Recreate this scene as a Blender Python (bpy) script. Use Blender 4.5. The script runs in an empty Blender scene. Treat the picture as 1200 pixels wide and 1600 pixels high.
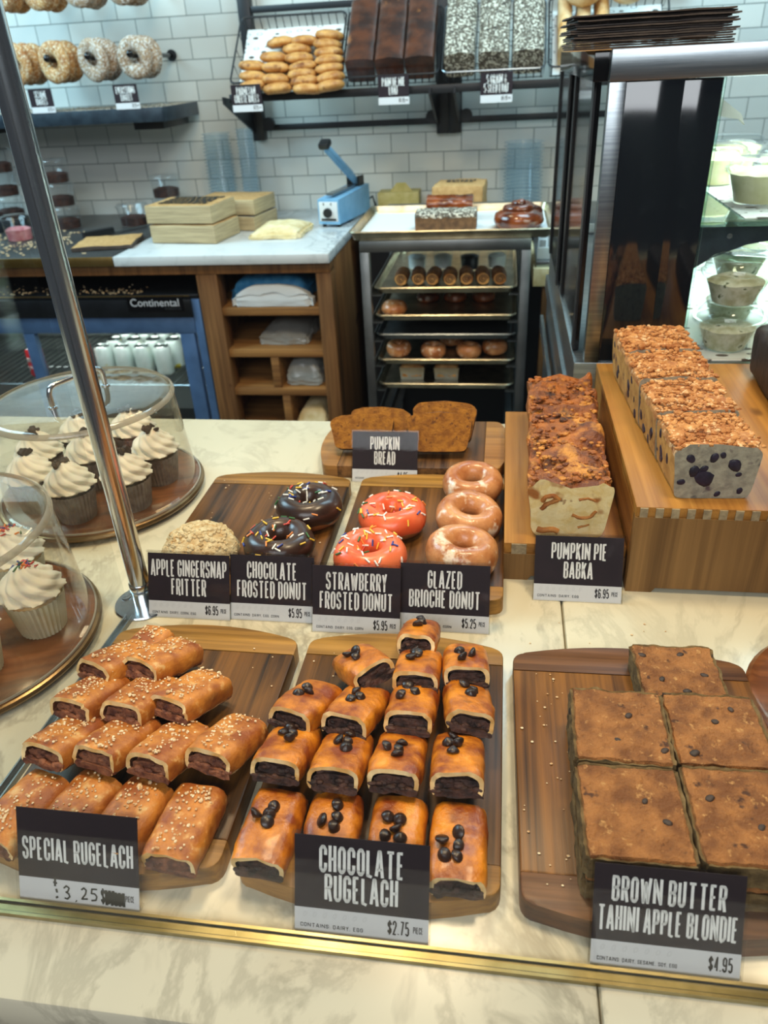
import bpy, bmesh, random
from math import *
from mathutils import Vector, Matrix, Euler, noise

sc = bpy.context.scene
COL = sc.collection
rnd = random.Random(11)
PI = pi


def lin(hx):
    hx = hx.lstrip('#')
    o = []
    for i in (0, 2, 4):
        c = int(hx[i:i + 2], 16) / 255
        o.append(c / 12.92 if c <= .04045 else ((c + .055) / 1.055) ** 2.4)
    return (o[0], o[1], o[2], 1)


# ------------------------------------------------------------------ camera, light, exposure
# counter top is z = 0, metres; X runs along the counter, Y goes away from the customer
cam_d = bpy.data.cameras.new('camera')
cam = bpy.data.objects.new('camera', cam_d)
COL.objects.link(cam)
pitch, yaw, roll = radians(30.885), radians(-9.66), radians(3.127)
fw = Vector((sin(yaw) * cos(pitch), cos(yaw) * cos(pitch), -sin(pitch)))
rt = Vector((cos(yaw), -sin(yaw), 0))
dn = fw.cross(rt)
r2 = rt * cos(roll) + dn * sin(roll)
d2 = dn * cos(roll) - rt * sin(roll)
cam.matrix_world = Matrix(((r2.x, -d2.x, -fw.x, 0), (r2.y, -d2.y, -fw.y, 0), (r2.z, -d2.z, -fw.z, .53), (0, 0, 0, 1)))
cam_d.sensor_fit = 'VERTICAL'
cam_d.sensor_height = 36
cam_d.sensor_width = 27
cam_d.lens = 1182 / 1600 * 36
cam_d.clip_start = .01
cam_d.dof.use_dof = True
cam_d.dof.focus_distance = .72
cam_d.dof.aperture_fstop = 9
sc.camera = cam

sc.view_settings.view_transform = 'Standard'
sc.view_settings.look = 'None'
sc.view_settings.gamma = 1
sc.view_settings.use_curve_mapping = False
sc.view_settings.exposure = 0.0
sc.cycles.transparent_max_bounces = 32
sc.cycles.max_bounces = 8
sc.cycles.use_denoising = True

wd = bpy.data.worlds.new('world')
sc.world = wd
wd.use_nodes = True
wd.node_tree.nodes['Background'].inputs[0].default_value = (.60, .66, .74, 1)
wd.node_tree.nodes['Background'].inputs[1].default_value = .09


def area(name, loc, target, size, power, col, sy=None):
    l = bpy.data.lights.new(name, 'AREA')
    l.energy = power
    l.color = col
    l.size = size
    if sy:
        l.shape = 'RECTANGLE'
        l.size_y = sy
    o = bpy.data.objects.new(name, l)
    COL.objects.link(o)
    o.location = loc
    o.rotation_euler = (Vector(target) - Vector(loc)).to_track_quat('-Z', 'Y').to_euler()
    return o


WARM = (1, .79, .50)
COOL = (.52, .83, 1)
area('ceiling_lamp', (-.40, 1.00, 1.75), (-.3, .75, 0), .28, 18.5, WARM)
area('ceiling_lamp', (.40, .62, 1.75), (.1, .6, 0), .28, 17, WARM)
area('ceiling_lamp', (-.7, 2.2, 1.7), (-.7, 2.5, 0), .35, 6, WARM)
area('shop_window', (-.2, -1.9, 1.75), (-.1, .6, 0), 2.4, 62, (.90, .95, 1), 1.1)
area('added_daylight_left', (-2.6, 1.9, 1.8), (-.4, 3.3, .2), 1.6, 95, COOL, 1.2)  # unseen cool area light, added for the daylight tone on the back tiles
area('added_daylight_right', (.6, 2.3, 2.1), (.3, 3.3, .3), 1.2, 62, COOL)  # second added cool light for the back wall, its source unseen

# ------------------------------------------------------------------ materials
MATS = {}


class N:
    def __init__(s, name):
        s.m = bpy.data.materials.new(name)
        s.m.use_nodes = True
        s.t = s.m.node_tree
        s.b = s.t.nodes['Principled BSDF']
        s.out = s.t.nodes['Material Output']

    def n(s, kind, **kw):
        x = s.t.nodes.new(kind)
        for k, v in kw.items():
            setattr(x, k, v)
        return x

    def l(s, a, b):
        s.t.links.new(a, b)

    def coord(s, stretch=(1, 1, 1), rand=True):
        tc = s.n('ShaderNodeTexCoord')
        mp = s.n('ShaderNodeMapping')
        mp.inputs['Scale'].default_value = stretch
        s.l(tc.outputs['Object'], mp.inputs['Vector'])
        w = None
        if rand:
            oi = s.n('ShaderNodeObjectInfo')
            mu = s.n('ShaderNodeMath', operation='MULTIPLY')
            mu.inputs[1].default_value = 57
            s.l(oi.outputs['Random'], mu.inputs[0])
            w = mu.outputs[0]
        return mp.outputs[0], w

    def noise(s, c, scale, det=3, rough=.5, dist=0):
        x = s.n('ShaderNodeTexNoise', noise_dimensions='4D')
        x.inputs['Scale'].default_value = scale
        x.inputs['Detail'].default_value = det
        x.inputs['Roughness'].default_value = rough
        x.inputs['Distortion'].default_value = dist
        s.l(c[0], x.inputs['Vector'])
        if c[1] is not None:
            s.l(c[1], x.inputs['W'])
        return x.outputs['Fac'] if 'Fac' in x.outputs else x.outputs[0]

    def ramp(s, f, stops):
        r = s.n('ShaderNodeValToRGB')
        e = r.color_ramp.elements
        while len(e) < len(stops):
            e.new(.5)
        for el, (p, c) in zip(e, stops):
            el.position = p
            el.color = lin(c) if isinstance(c, str) else (c, c, c, 1)
        s.l(f, r.inputs['Fac'])
        return r.outputs['Color']

    def mix(s, f, a, b, mode='MIX'):
        x = s.n('ShaderNodeMix', data_type='RGBA', blend_type=mode)
        for sock, v in ((x.inputs[0], f), (x.inputs[6], a), (x.inputs[7], b)):
            if isinstance(v, (int, float)):
                sock.default_value = v
            elif isinstance(v, str):
                sock.default_value = lin(v)
            else:
                s.l(v, sock)
        return x.outputs[2]

    def bump(s, h, strength=.3, dist=.002):
        x = s.n('ShaderNodeBump')
        x.inputs['Strength'].default_value = strength
        x.inputs['Distance'].default_value = dist
        s.l(h, x.inputs['Height'])
        s.l(x.outputs[0], s.b.inputs['Normal'])

    def pr(s, rough=.5, metal=0, coat=0, spec=.5, sss=0):
        s.b.inputs['Roughness'].default_value = rough
        s.b.inputs['Metallic'].default_value = metal
        s.b.inputs['Coat Weight'].default_value = coat
        s.b.inputs['Coat Roughness'].default_value = .12
        s.b.inputs['Specular IOR Level'].default_value = spec
        if sss:
            s.b.inputs['Subsurface Weight'].default_value = sss
            s.b.inputs['Subsurface Scale'].default_value = .004


def mat(name, c1, c2=None, rough=.5, metal=0, scale=40, det=4, stretch=(1, 1, 1), bump=0, bscale=150, bdist=.002,
        coat=0, spec=.5, spots=(), lohi=(.38, .62), dist=0, sss=0, rand=True):
    k = N(name)
    k.pr(rough, metal, coat, spec, sss)
    c = k.coord(stretch, rand)
    base = None
    if c2:
        base = k.ramp(k.noise(c, scale, det, .55, dist), [(lohi[0], c1), (lohi[1], c2)])
    for (col, sscale, thr, soft) in spots:
        f = k.ramp(k.noise(c, sscale, 3, .6), [(thr, 0.), (min(1, thr + soft), 1.)])
        base = k.mix(f, base if base is not None else c1, col)
    if base is None:
        k.b.inputs['Base Color'].default_value = lin(c1)
    else:
        k.l(base, k.b.inputs['Base Color'])
    if bump:
        k.bump(k.noise(c, bscale, 4, .65), bump, bdist)
    MATS[name] = k.m
    return k.m


def wood(name, dark, light, axis='y', rough=.45, scale=1.0, planks=None, knots=None, coat=0):
    k = N(name)
    k.pr(rough, 0, coat, .3)
    st = {'x': (1.2, 60, 60), 'y': (60, 1.2, 60), 'z': (60, 60, 1.2)}[axis]
    st2 = {'x': (3, 26, 26), 'y': (26, 3, 26), 'z': (26, 26, 3)}[axis]
    c = k.coord(tuple(v * scale for v in st))
    c2 = k.coord(tuple(v * scale for v in st2))
    f = k.noise(c, 2.2, 5, .6, .6)
    f2 = k.noise(c2, 1.0, 3, .5, 1.2)
    base = k.mix(.5, k.ramp(f, [(.38, dark), (.62, light)]), k.ramp(f2, [(.38, dark), (.62, light)]))
    if planks:
        tc = k.n('ShaderNodeTexCoord')
        sx = k.n('ShaderNodeSeparateXYZ')
        k.l(tc.outputs['Object'], sx.inputs[0])
        m1 = k.n('ShaderNodeMath', operation='MULTIPLY')
        m1.inputs[1].default_value = 1 / planks
        k.l(sx.outputs['X' if axis != 'x' else 'Y'], m1.inputs[0])
        fl = k.n('ShaderNodeMath', operation='FLOOR')
        k.l(m1.outputs[0], fl.inputs[0])
        wn = k.n('ShaderNodeTexWhiteNoise', noise_dimensions='1D')
        k.l(fl.outputs[0], wn.inputs['W'])
        base = k.mix(.55, base, k.ramp(wn.outputs['Value'], [(0., .55), (1., 1.)]), 'MULTIPLY')
    if knots:
        c3 = k.coord((1, .5, 1))
        base = k.mix(k.ramp(k.noise(c3, knots, 1, .4), [(.72, 0.), (.76, 1.)]), base, '#4a2712')
    k.l(base, k.b.inputs['Base Color'])
    k.bump(f, .25, .001)
    MATS[name] = k.m
    return k.m


def marble(name, base, vein, rough=.22, scale=1.0):
    k = N(name)
    k.pr(rough, 0, 0)
    c = k.coord((1, .6, 1), False)
    n1 = k.noise(c, 7 * scale, 6, .62, 1.6)
    n2 = k.noise(c, 2.5 * scale, 4, .6, .8)
    n3 = k.noise(c, 28 * scale, 4, .6, .5)
    v = k.ramp(n1, [(.46, 0.), (.495, .55), (.505, .55), (.55, 0.)])
    m = k.ramp(n2, [(.42, 0.), (.66, 1.)])
    f = k.mix(1., v, m, 'MULTIPLY')
    col = k.mix(f, base, vein)
    col = k.mix(k.ramp(n3, [(.6, 0.), (.8, .5)]), col, vein)
    col = k.mix(k.ramp(n2, [(.35, 0.), (.8, .14)]), col, vein)
    k.l(col, k.b.inputs['Base Color'])
    MATS[name] = k.m
    return k.m


def glass(name, tint=(1, 1, 1), refl=1.0, rough=.02, ior=1.45, cloud=0, cloudcol='#ffffff'):
    """thin clear sheet: passes light straight on and mirrors by Fresnel"""
    k = N(name)
    k.t.nodes.remove(k.b)
    tr = k.n('ShaderNodeBsdfTransparent')
    tr.inputs[0].default_value = (*tint, 1)
    gl = k.n('ShaderNodeBsdfGlossy')
    gl.inputs['Roughness'].default_value = rough
    gl.inputs[0].default_value = (refl, refl, refl, 1)
    lw = k.n('ShaderNodeLayerWeight')
    lw.inputs[0].default_value = .5
    pw = k.n('ShaderNodeMath', operation='POWER')
    pw.inputs[1].default_value = 5
    k.l(lw.outputs['Facing'], pw.inputs[0])
    f0 = ((ior - 1) / (ior + 1)) ** 2
    fr = k.n('ShaderNodeMath', operation='MULTIPLY_ADD')
    fr.inputs[1].default_value = 1 - f0
    fr.inputs[2].default_value = f0
    k.l(pw.outputs[0], fr.inputs[0])
    mx = k.n('ShaderNodeMixShader')
    k.l(fr.outputs[0], mx.inputs[0])
    k.l(tr.outputs[0], mx.inputs[1])
    k.l(gl.outputs[0], mx.inputs[2])
    last = mx
    if cloud:
        df = k.n('ShaderNodeBsdfDiffuse')
        df.inputs[0].default_value = lin(cloudcol)
        m2 = k.n('ShaderNodeMixShader')
        m2.inputs[0].default_value = cloud
        k.l(mx.outputs[0], m2.inputs[1])
        k.l(df.outputs[0], m2.inputs[2])
        last = m2
    k.l(last.outputs[0], k.out.inputs[0])
    MATS[name] = k.m
    return k.m


marble('counter_marble', '#d3caaf', '#78715f')
marble('back_marble', '#d2d4d2', '#6f7478', .2)
wood('oak_board', '#241403', '#855520', 'y', .40, 1, .067)
wood('oak_cap', '#664314', '#b4823c', 'x', .42)
wood('walnut_board', '#341b07', '#9c6428', 'y', .36, 1, .05)
wood('walnut_cap', '#3e2210', '#7d5230', 'x', .42)
wood('cross_board', '#3c230e', '#96683a', 'x', .42, 1, .06)
wood('cross_cap', '#7a5128', '#ad7c42', 'y', .42)
wood('pine', '#80480f', '#cb8f42', 'y', .40, .55, .09, 14)
wood('pine_front', '#5c3d1c', '#a67a46', 'z', .5, .55, .045)
wood('pine_end', '#7a6a52', '#b7a27c', 'y', .6)
wood('cake_wood', '#4a2412', '#9a5c30', 'x', .3, .6, .04, None, .3)
wood('cabinet_wood', '#5a3a1e', '#8c6137', 'z', .6, .7, None, 12)
wood('shelf_wood', '#6b4524', '#a4743f', 'x', .6, .7)
mat('chrome', '#d5dade', None, .2, 1)
mat('steel', '#8f979c', '#a9b0b4', .28, 1, 6, stretch=(1, 40, 40), bump=.05, bscale=300)
mat('steel_dull', '#7a7c7c', '#979a99', .4, 1, 6)
mat('alu_tray', '#a89c82', '#c9bea2', .33, 1, 20)
mat('channel_metal', '#8d8158', '#a99b6e', .3, 1, 30)
mat('black_metal', '#14161a', None, .45, 0)
mat('black_gloss', '#0a0a0c', None, .12, 0)
mat('dark_granite', '#2a2b2c', '#494a49', .3, 0, 120, spots=(('#b79a6a', 260, .66, .06),))
mat('dark_tray', '#25303a', '#33404a', .4, .3, 30)
mat('seeds', '#d8cdb8', '#6b6253', .8, 0, 260, det=2, bump=1, bscale=400)
glass('clear_glass', (.985, .99, .985), .42)
glass('dome_plastic', (.92, .89, .82), 1, .03, 1.5, .06, '#b0a184')
glass('dome_rim', (.7, .68, .62), 1, .05, 1.6, .30, '#cfc6b4')
glass('acrylic', (.985, .985, .98), .28, .03, 1.4)
glass('tub_plastic', (.95, .97, .98), 1, .06, 1.5)
glass('sleeve_plastic', (.86, .93, .97), 1, .1, 1.5, .10, '#cfe6f2')
glass('bag_plastic', (.9, .92, .92), 1, .2, 1.5, .35, '#cfcfc8')
glass('shelf_glass', (.80, .93, .87), 1, .02, 1.5)
mat('dark_panel', '#10161c', None, .08, .0, spec=.9)
mat('card_dark', '#2a2126', '#2f252a', .6, 0, 30, spec=.2)
mat('card_white', '#dcdcdd', None, .5)
mat('ink_white', '#f4f3ef', None, .5)
mat('ink_dark', '#2a2527', None, .5)
mat('ink_grey', '#c3c2c3', None, .5)
mat('marker', '#33322c', None, .45)
mat('rug_crust', '#863a06', '#de861a', .38, 0, 50, 6, bump=.6, bscale=190, coat=.12,
    spots=(('#dfa04a', 50, .63, .12), ('#5e270a', 34, .62, .15)))
mat('rug_crust_special', '#924a14', '#d08430', .5, 0, 45, 5, bump=.5, bscale=220,
    spots=(('#d6a767', 90, .58, .12), ('#6c3818', 30, .62, .15)))
mat('pale_dough', '#d5a35a', '#ecd09a', .6, 0, 60, 4, bump=.3, bscale=200)
mat('choc_filling', '#241410', '#54352a', .65, 0, 120, 4, bump=.8, bscale=260, bdist=.003)
mat('cinnamon_filling', '#54281a', '#935a3a', .65, 0, 120, 4, bump=.8, bscale=260, bdist=.003)
mat('chip', '#241815', '#35241e', .34, 0, 80)
mat('sugar', '#c79660', '#f0dcb4', .55, 0, 300, 2)
mat('blondie_top', '#74441b', '#a46a34', .78, 0, 60, 6, bump=1, bscale=240, bdist=.004,
    spots=(('#4c2a12', 70, .62, .06), ('#bd8a50', 160, .60, .1)))
mat('blondie_side', '#54401f', '#7d643c', .85, 0, 90, 4, bump=.8, bscale=260, spots=(('#2c1c12', 60, .64, .05),))
mat('donut_dough', '#7a4520', '#a8672f', .5, 0, 25, 4, bump=.2, bscale=120)
mat('choc_icing', '#2c1910', '#40261a', .34, 0, 40, coat=.18, bump=.08, bscale=60)
mat('pink_icing', '#e2592e', '#f07a4c', .34, 0, 30, coat=.2, bump=.08, bscale=60)
mat('sugar_glaze', '#a55c2a', '#d0905a', .36, 0, 35, 5, coat=.3, bump=.5, bscale=110,
    spots=(('#ecd2b4', 55, .57, .10),))
for nm, cc in (('white', '#f5efe2'), ('yellow', '#efc044'), ('red', '#d04a3a'), ('blue', '#34468f'), ('green', '#3a6a3a'),
               ('orange', '#ea8a3c')):
    mat('sprinkle_' + nm, cc, None, .4)
mat('crumble', '#bd9a66', '#e6d3a8', .85, 0, 60, 4, bump=.9, bscale=220, bdist=.004, spots=(('#6b4528', 60, .66, .05),))
mat('pumpkin_crumb', '#865010', '#ad701d', .85, 0, 90, 4, bump=.9, bscale=300, bdist=.003, spots=(('#6b3d10', 160, .60, .06),))
mat('pumpkin_crust', '#4a2a12', '#6e421c', .7, 0, 60, bump=.7, bscale=200)
mat('babka_crust', '#6a3413', '#b4671f', .55, 0, 38, 5, bump=1, bscale=130, bdist=.006,
    spots=(('#d08a34', 30, .54, .1), ('#34170b', 34, .58, .1), ('#e8b566', 190, .70, .04)))
mat('babka_crumb', '#e6c67e', '#f3dda2', .8, 0, 60, 4, bump=.5, bscale=240, dist=1.2,
    spots=(('#a5652a', 22, .60, .05), ('#7c4218', 34, .66, .04)))
mat('berry_crumb', '#8d8674', '#aaa38c', .85, 0, 120, 4, bump=.6, bscale=300, spots=(('#1d1a2c', 27, .61, .05), ('#5c4a4c', 40, .64, .05)))
mat('berry', '#141022', '#2a2036', .5, 0, 80, bump=.3)
mat('berry_side', '#a87434', '#c8924a', .75, 0, 60, 4, bump=.6, bscale=240, spots=(('#2a2030', 40, .63, .05), ('#7c4a1e', 25, .58, .1)))
mat('streusel', '#9c5c28', '#cc9052', .85, 0, 55, 4, bump=.6, bscale=240, spots=(('#e0b787', 110, .56, .1), ('#6d3a18', 60, .64, .08)))
mat('choc_cake', '#1e1410', '#33231b', .6, 0, 60, 4, bump=.7, bscale=160, bdist=.003)
mat('frosting', '#efe6d4', '#f6f0e2', .45, 0, 30, 2, sss=.1)
mat('liner', '#9a9290', '#b5aead', .6, 0, 60)
mat('liner_dark', '#6a5f5e', '#908786', .55, 0, 60)
mat('liner_pale', '#cfcdb4', '#dcdac6', .6, 0, 60, spots=(('#cf6a66', 45, .70, .04), ('#8fae78', 40, .72, .04)))
mat('cookie', '#2a201c', '#3d302a', .75, 0, 120, bump=.6)
mat('bagel_sesame', '#a8692c', '#cf9a58', .65, 0, 40, 4, bump=.9, bscale=230, bdist=.004, spots=(('#ecdcb8', 200, .52, .06),))
mat('bagel_everything', '#8e6a48', '#b89a78', .7, 0, 60, 4, bump=.9, bscale=230, bdist=.004,
    spots=(('#dcd6cc', 180, .5, .06), ('#3c3028', 210, .60, .05)))
mat('bun', '#a86a2a', '#d6a05a', .55, 0, 30, 4, bump=.25, bscale=120, spots=(('#7c4418', 24, .56, .12),))
mat('pain_crust', '#2c150c', '#562c16', .38, 0, 20, 5, bump=.3, bscale=140, coat=.15, spots=(('#8a5428', 14, .66, .1),))
mat('grain_crust', '#3c342a', '#6c6252', .8, 0, 120, 3, bump=.8, bscale=260, spots=(('#d6cfbc', 150, .52, .05),))
mat('grain_side', '#5a3e24', '#7d5a38', .75, 0, 60, bump=.5)
mat('white_loaf', '#c08a48', '#e8cfa0', .7, 0, 12, 4, bump=.3)
mat('glazed_bun', '#4a1e0c', '#8a4218', .22, 0, 18, 4, coat=.5)
mat('pastry', '#4a2812', '#8a5526', .6, 0, 40, 4, bump=.5)
mat('kraft', '#b58a52', '#c89e66', .75, 0, 60, 4)
mat('kraft_dark', '#3a302b', '#4c413a', .7, 0, 60)
mat('kraft_side', '#c9b48a', '#9c8a68', .8, 0, 8, 3, stretch=(1, 1, 60))
mat('bag_grey', '#77736f', '#8f8a84', .7)
mat('cloth', '#d8c08a', '#ead8ac', .85, 0, 30, bump=.4, bscale=90)
mat('sealer_blue', '#74a8cc', '#84b8da', .4, 0, 20)
mat('sealer_black', '#15181b', None, .4)
mat('plastic_white', '#d8dad8', None, .45)
mat('yellow_box', '#b8a860', '#c8b878', .6)
mat('blue_bag', '#2f7fb4', '#57a0cc', .4, 0, 30, bump=.5, bscale=40)
mat('white_sheet', '#d4d6d4', None, .6)
mat('fridge_black', '#121416', '#191b1e', .3, .2, 20)
mat('fridge_frame', '#4d6a90', '#5a7aa4', .38, .4, 10)
mat('fridge_liner', '#8e9a98', None, .5)
mat('can_top', '#c8d4d4', None, .25, 1)
mat('can_pale', '#c9d8d6', '#b8cbc8', .3, .3, 20, spots=(('#c8b83a', 18, .62, .03),))
mat('can_red', '#c8242a', None, .35, .2)
mat('logo_white', '#e6e6e2', None, .5)
mat('tuna', '#bab48c', '#e6e2c8', .75, 0, 60, 4, bump=.7, bscale=150, spots=(('#5c6236', 60, .62, .05),))
mat('cream_cheese', '#d8d29a', '#ece6bc', .6, 0, 30, 3, bump=.3, bscale=80, spots=(('#7d7a4a', 90, .70, .03),))
mat('brown_dessert', '#2c1812', '#4c2a1e', .6, 0, 60, bump=.5)
mat('pink_dessert', '#c86a70', '#e09a98', .6, 0, 40, bump=.5)
mat('floor_concrete', '#4a4744', '#5a5650', .6, 0, 3)
mat('cup_dark', '#1d2228', None, .35)
mat('board_rim', '#6e5638', '#8f7450', .3, .8, 20)
mat('swirl', '#935420', '#b87a38', .7, 0, 60, bump=.5)
mat('raisin', '#2a1a10', '#3d281a', .6, 0, 60, bump=.4)
mat('brass_edge', '#b08d4a', '#c8a868', .3, 1, 20)


def tile_material():
    k = N('wall_tile')
    k.pr(.14, 0, 0)
    tc = k.n('ShaderNodeTexCoord')
    sx = k.n('ShaderNodeSeparateXYZ')
    k.l(tc.outputs['Object'], sx.inputs[0])
    cb = k.n('ShaderNodeCombineXYZ')
    k.l(sx.outputs['X'], cb.inputs['X'])
    k.l(sx.outputs['Z'], cb.inputs['Y'])
    mp = k.n('ShaderNodeMapping')
    mp.inputs['Location'].default_value = (.035, .0145, 0)
    k.l(cb.outputs[0], mp.inputs[0])
    b = k.n('ShaderNodeTexBrick')
    b.offset = .5
    b.inputs['Scale'].default_value = 1
    b.inputs['Brick Width'].default_value = .1405
    b.inputs['Row Height'].default_value = .0722
    b.inputs['Mortar Size'].default_value = .0022
    b.inputs['Mortar Smooth'].default_value = .3
    b.inputs['Color1'].default_value = lin('#dfe0d8')
    b.inputs['Color2'].default_value = lin('#c9cdc8')
    b.inputs['Mortar'].default_value = lin('#8d938f')
    k.l(mp.outputs[0], b.inputs['Vector'])
    k.l(b.outputs['Color'], k.b.inputs['Base Color'])
    iv = k.n('ShaderNodeMath', operation='SUBTRACT')
    iv.inputs[0].default_value = 1
    k.l(b.outputs['Fac'], iv.inputs[1])
    wv = k.noise(k.coord((1, 1, 1), False), 9, 2)
    ad = k.n('ShaderNodeMath', operation='MULTIPLY_ADD')
    ad.inputs[1].default_value = .5
    k.l(wv, ad.inputs[0])
    k.l(iv.outputs[0], ad.inputs[2])
    k.bump(ad.outputs[0], .5, .002)
    MATS['wall_tile'] = k.m


tile_material()


def bean_paper():
    k = N('bean_paper')
    k.pr(.6)
    c = k.coord((1, 1.7, 1), False)
    v = k.n('ShaderNodeTexVoronoi')
    v.inputs['Scale'].default_value = 26
    v.inputs['Randomness'].default_value = .55
    k.l(c[0], v.inputs['Vector'])
    sp = k.ramp(v.outputs['Distance'], [(.26, 1.), (.30, 0.)])
    ring = k.ramp(v.outputs['Distance'], [(.20, 0.), (.23, 1.), (.27, 1.), (.30, 0.)])
    sel = k.n('ShaderNodeSeparateColor')
    k.l(v.outputs['Color'], sel.inputs[0])
    pick = k.ramp(sel.outputs[0], [(.49, 0.), (.51, 1.)])
    f = k.mix(pick, sp, ring)
    k.l(k.mix(f, '#e4e6e2', '#54483f'), k.b.inputs['Base Color'])
    MATS['bean_paper'] = k.m


bean_paper()


# ------------------------------------------------------------------ mesh building
class B:
    def __init__(s):
        s.bm = bmesh.new()

    def add(s, bm2, M=None, mat=None):
        if M is not None:
            bm2.transform(M)
        vm = {v: s.bm.verts.new(v.co) for v in bm2.verts}
        for f in bm2.faces:
            try:
                nf = s.bm.faces.new([vm[v] for v in f.verts])
                nf.material_index = f.material_index if mat is None else mat
            except ValueError:
                pass
        bm2.free()
        return s

    def box(s, c, d, rot=None, mat=0, bev=0, seg=2):
        b = bmesh.new()
        bmesh.ops.create_cube(b, size=1)
        for v in b.verts:
            v.co = Vector((v.co.x * d[0], v.co.y * d[1], v.co.z * d[2]))
        if bev:
            bmesh.ops.bevel(b, geom=b.edges[:], offset=bev, segments=seg, affect='EDGES', profile=.5)
        M = Matrix.Translation(c)
        if rot:
            M = M @ Euler(rot).to_matrix().to_4x4()
        return s.add(b, M, mat)

    def bx(s, x0, x1, y0, y1, z0, z1, mat=0, bev=0):
        return s.box(((x0 + x1) / 2, (y0 + y1) / 2, (z0 + z1) / 2), (x1 - x0, y1 - y0, z1 - z0), None, mat, bev)

    def rings(s, rings, mat=0, caps=(None, None), closed=True):
        vs = [[s.bm.verts.new(p) for p in r] for r in rings]
        n = len(vs[0])
        for a, b in zip(vs, vs[1:]):
            for i in range(n if closed else n - 1):
                j = (i + 1) % n
                f = s.bm.faces.new((a[i], a[j], b[j], b[i]))
                f.material_index = mat(i) if callable(mat) else mat
        for cp, r in ((caps[0], vs[0]), (caps[1], vs[-1])):
            if cp is not None:
                f = s.bm.faces.new(r)
                f.material_index = cp
        return s

    def lathe(s, prof, seg=24, mat=0, M=None, wob=None):
        b = bmesh.new()
        cols = []
        for k, (r, z) in enumerate(prof):
            if r < 1e-6:
                cols.append([b.verts.new((0, 0, z))])
            else:
                row = []
                for i in range(seg):
                    a = 2 * PI * i / seg
                    rr = r * (wob(a, k) if wob else 1)
                    row.append(b.verts.new((rr * cos(a), rr * sin(a), z)))
                cols.append(row)
        for k, (p, q) in enumerate(zip(cols, cols[1:])):
            mi = mat[k] if isinstance(mat, (list, tuple)) else mat
            for i in range(seg):
                j = (i + 1) % seg
                if len(p) == 1 and len(q) == 1:
                    continue
                if len(p) == 1:
                    f = b.faces.new((p[0], q[j], q[i]))
                elif len(q) == 1:
                    f = b.faces.new((p[i], p[j], q[0]))
                else:
                    f = b.faces.new((p[i], p[j], q[j], q[i]))
                f.material_index = mi
        return s.add(b, M)

    def tube(s, pts, r, seg=8, mat=0, closed=False):
        pts = [Vector(p) for p in pts]
        n = len(pts)
        rings = []
        prev = None
        for i, p in enumerate(pts):
            if closed:
                t = pts[(i + 1) % n] - pts[i - 1]
            else:
                t = pts[min(i + 1, n - 1)] - pts[max(i - 1, 0)]
            t.normalize()
            if prev is None:
                u = t.orthogonal().normalized()
            else:
                u = (prev - t * prev.dot(t)).normalized()
            prev = u
            w = t.cross(u)
            rings.append([p + (u * cos(2 * PI * k / seg) + w * sin(2 * PI * k / seg)) * r for k in range(seg)])
        if closed:
            rings.append(rings[0])
            return s.rings(rings, mat)
        return s.rings(rings, mat, (mat, mat))

    def cyl(s, a, b, r, seg=16, mat=0):
        return s.tube([a, b], r, seg, mat)

    def ball(s, c, r, sub=2, scale=(1, 1, 1), mat=0, amp=0, nsc=60, rot=None):
        b = bmesh.new()
        bmesh.ops.create_icosphere(b, subdivisions=sub, radius=1)
        for v in b.verts:
            k = 1 + (noise.noise((v.co + Vector(c) * 300) * nsc * r) * amp if amp else 0)
            v.co = Vector((v.co.x * scale[0], v.co.y * scale[1], v.co.z * scale[2])) * r * k
        M = Matrix.Translation(c)
        if rot:
            M = M @ Euler(rot).to_matrix().to_4x4()
        return s.add(b, M, mat)

    def prism(s, poly, z0, z1, mat=0, M=None, top=None):
        b = bmesh.new()
        lo = [b.verts.new((x, y, z0)) for x, y in poly]
        hi = [b.verts.new((x, y, z1)) for x, y in poly]
        n = len(poly)
        for i in range(n):
            f = b.faces.new((lo[i], lo[(i + 1) % n], hi[(i + 1) % n], hi[i]))
            f.material_index = mat
        f = b.faces.new(hi)
        f.material_index = mat if top is None else top
        f = b.faces.new(lo[::-1])
        f.material_index = mat
        return s.add(b, M)

    def jitter(s, amp, nsc, seed=0, zmin=None, z=1.0):
        o = Vector((seed * 3.1, seed * 7.7, seed * 1.3))
        for v in s.bm.verts:
            if zmin is not None and v.co.z < zmin:
                continue
            d = noise.noise_vector(v.co * nsc + o)
            d2 = noise.noise_vector(v.co * nsc * 2.7 + o * 2)
            q = (d + d2 * .5) * amp
            v.co += Vector((q.x, q.y, q.z * z))
        return s

    def build(s, name, mats, parent=None, loc=None, rot=None, smooth=40):
        me = bpy.data.meshes.new(name)
        bmesh.ops.recalc_face_normals(s.bm, faces=s.bm.faces[:])
        s.bm.to_mesh(me)
        s.bm.free()
        for m in (mats if isinstance(mats, (list, tuple)) else [mats]):
            me.materials.append(MATS[m])
        if smooth:
            me.shade_smooth()
            me.set_sharp_from_angle(angle=radians(smooth))
        o = bpy.data.objects.new(name, me)
        COL.objects.link(o)
        if parent:
            o.parent = parent
        if loc:
            o.location = loc
        if rot:
            o.rotation_euler = rot
        return o


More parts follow.
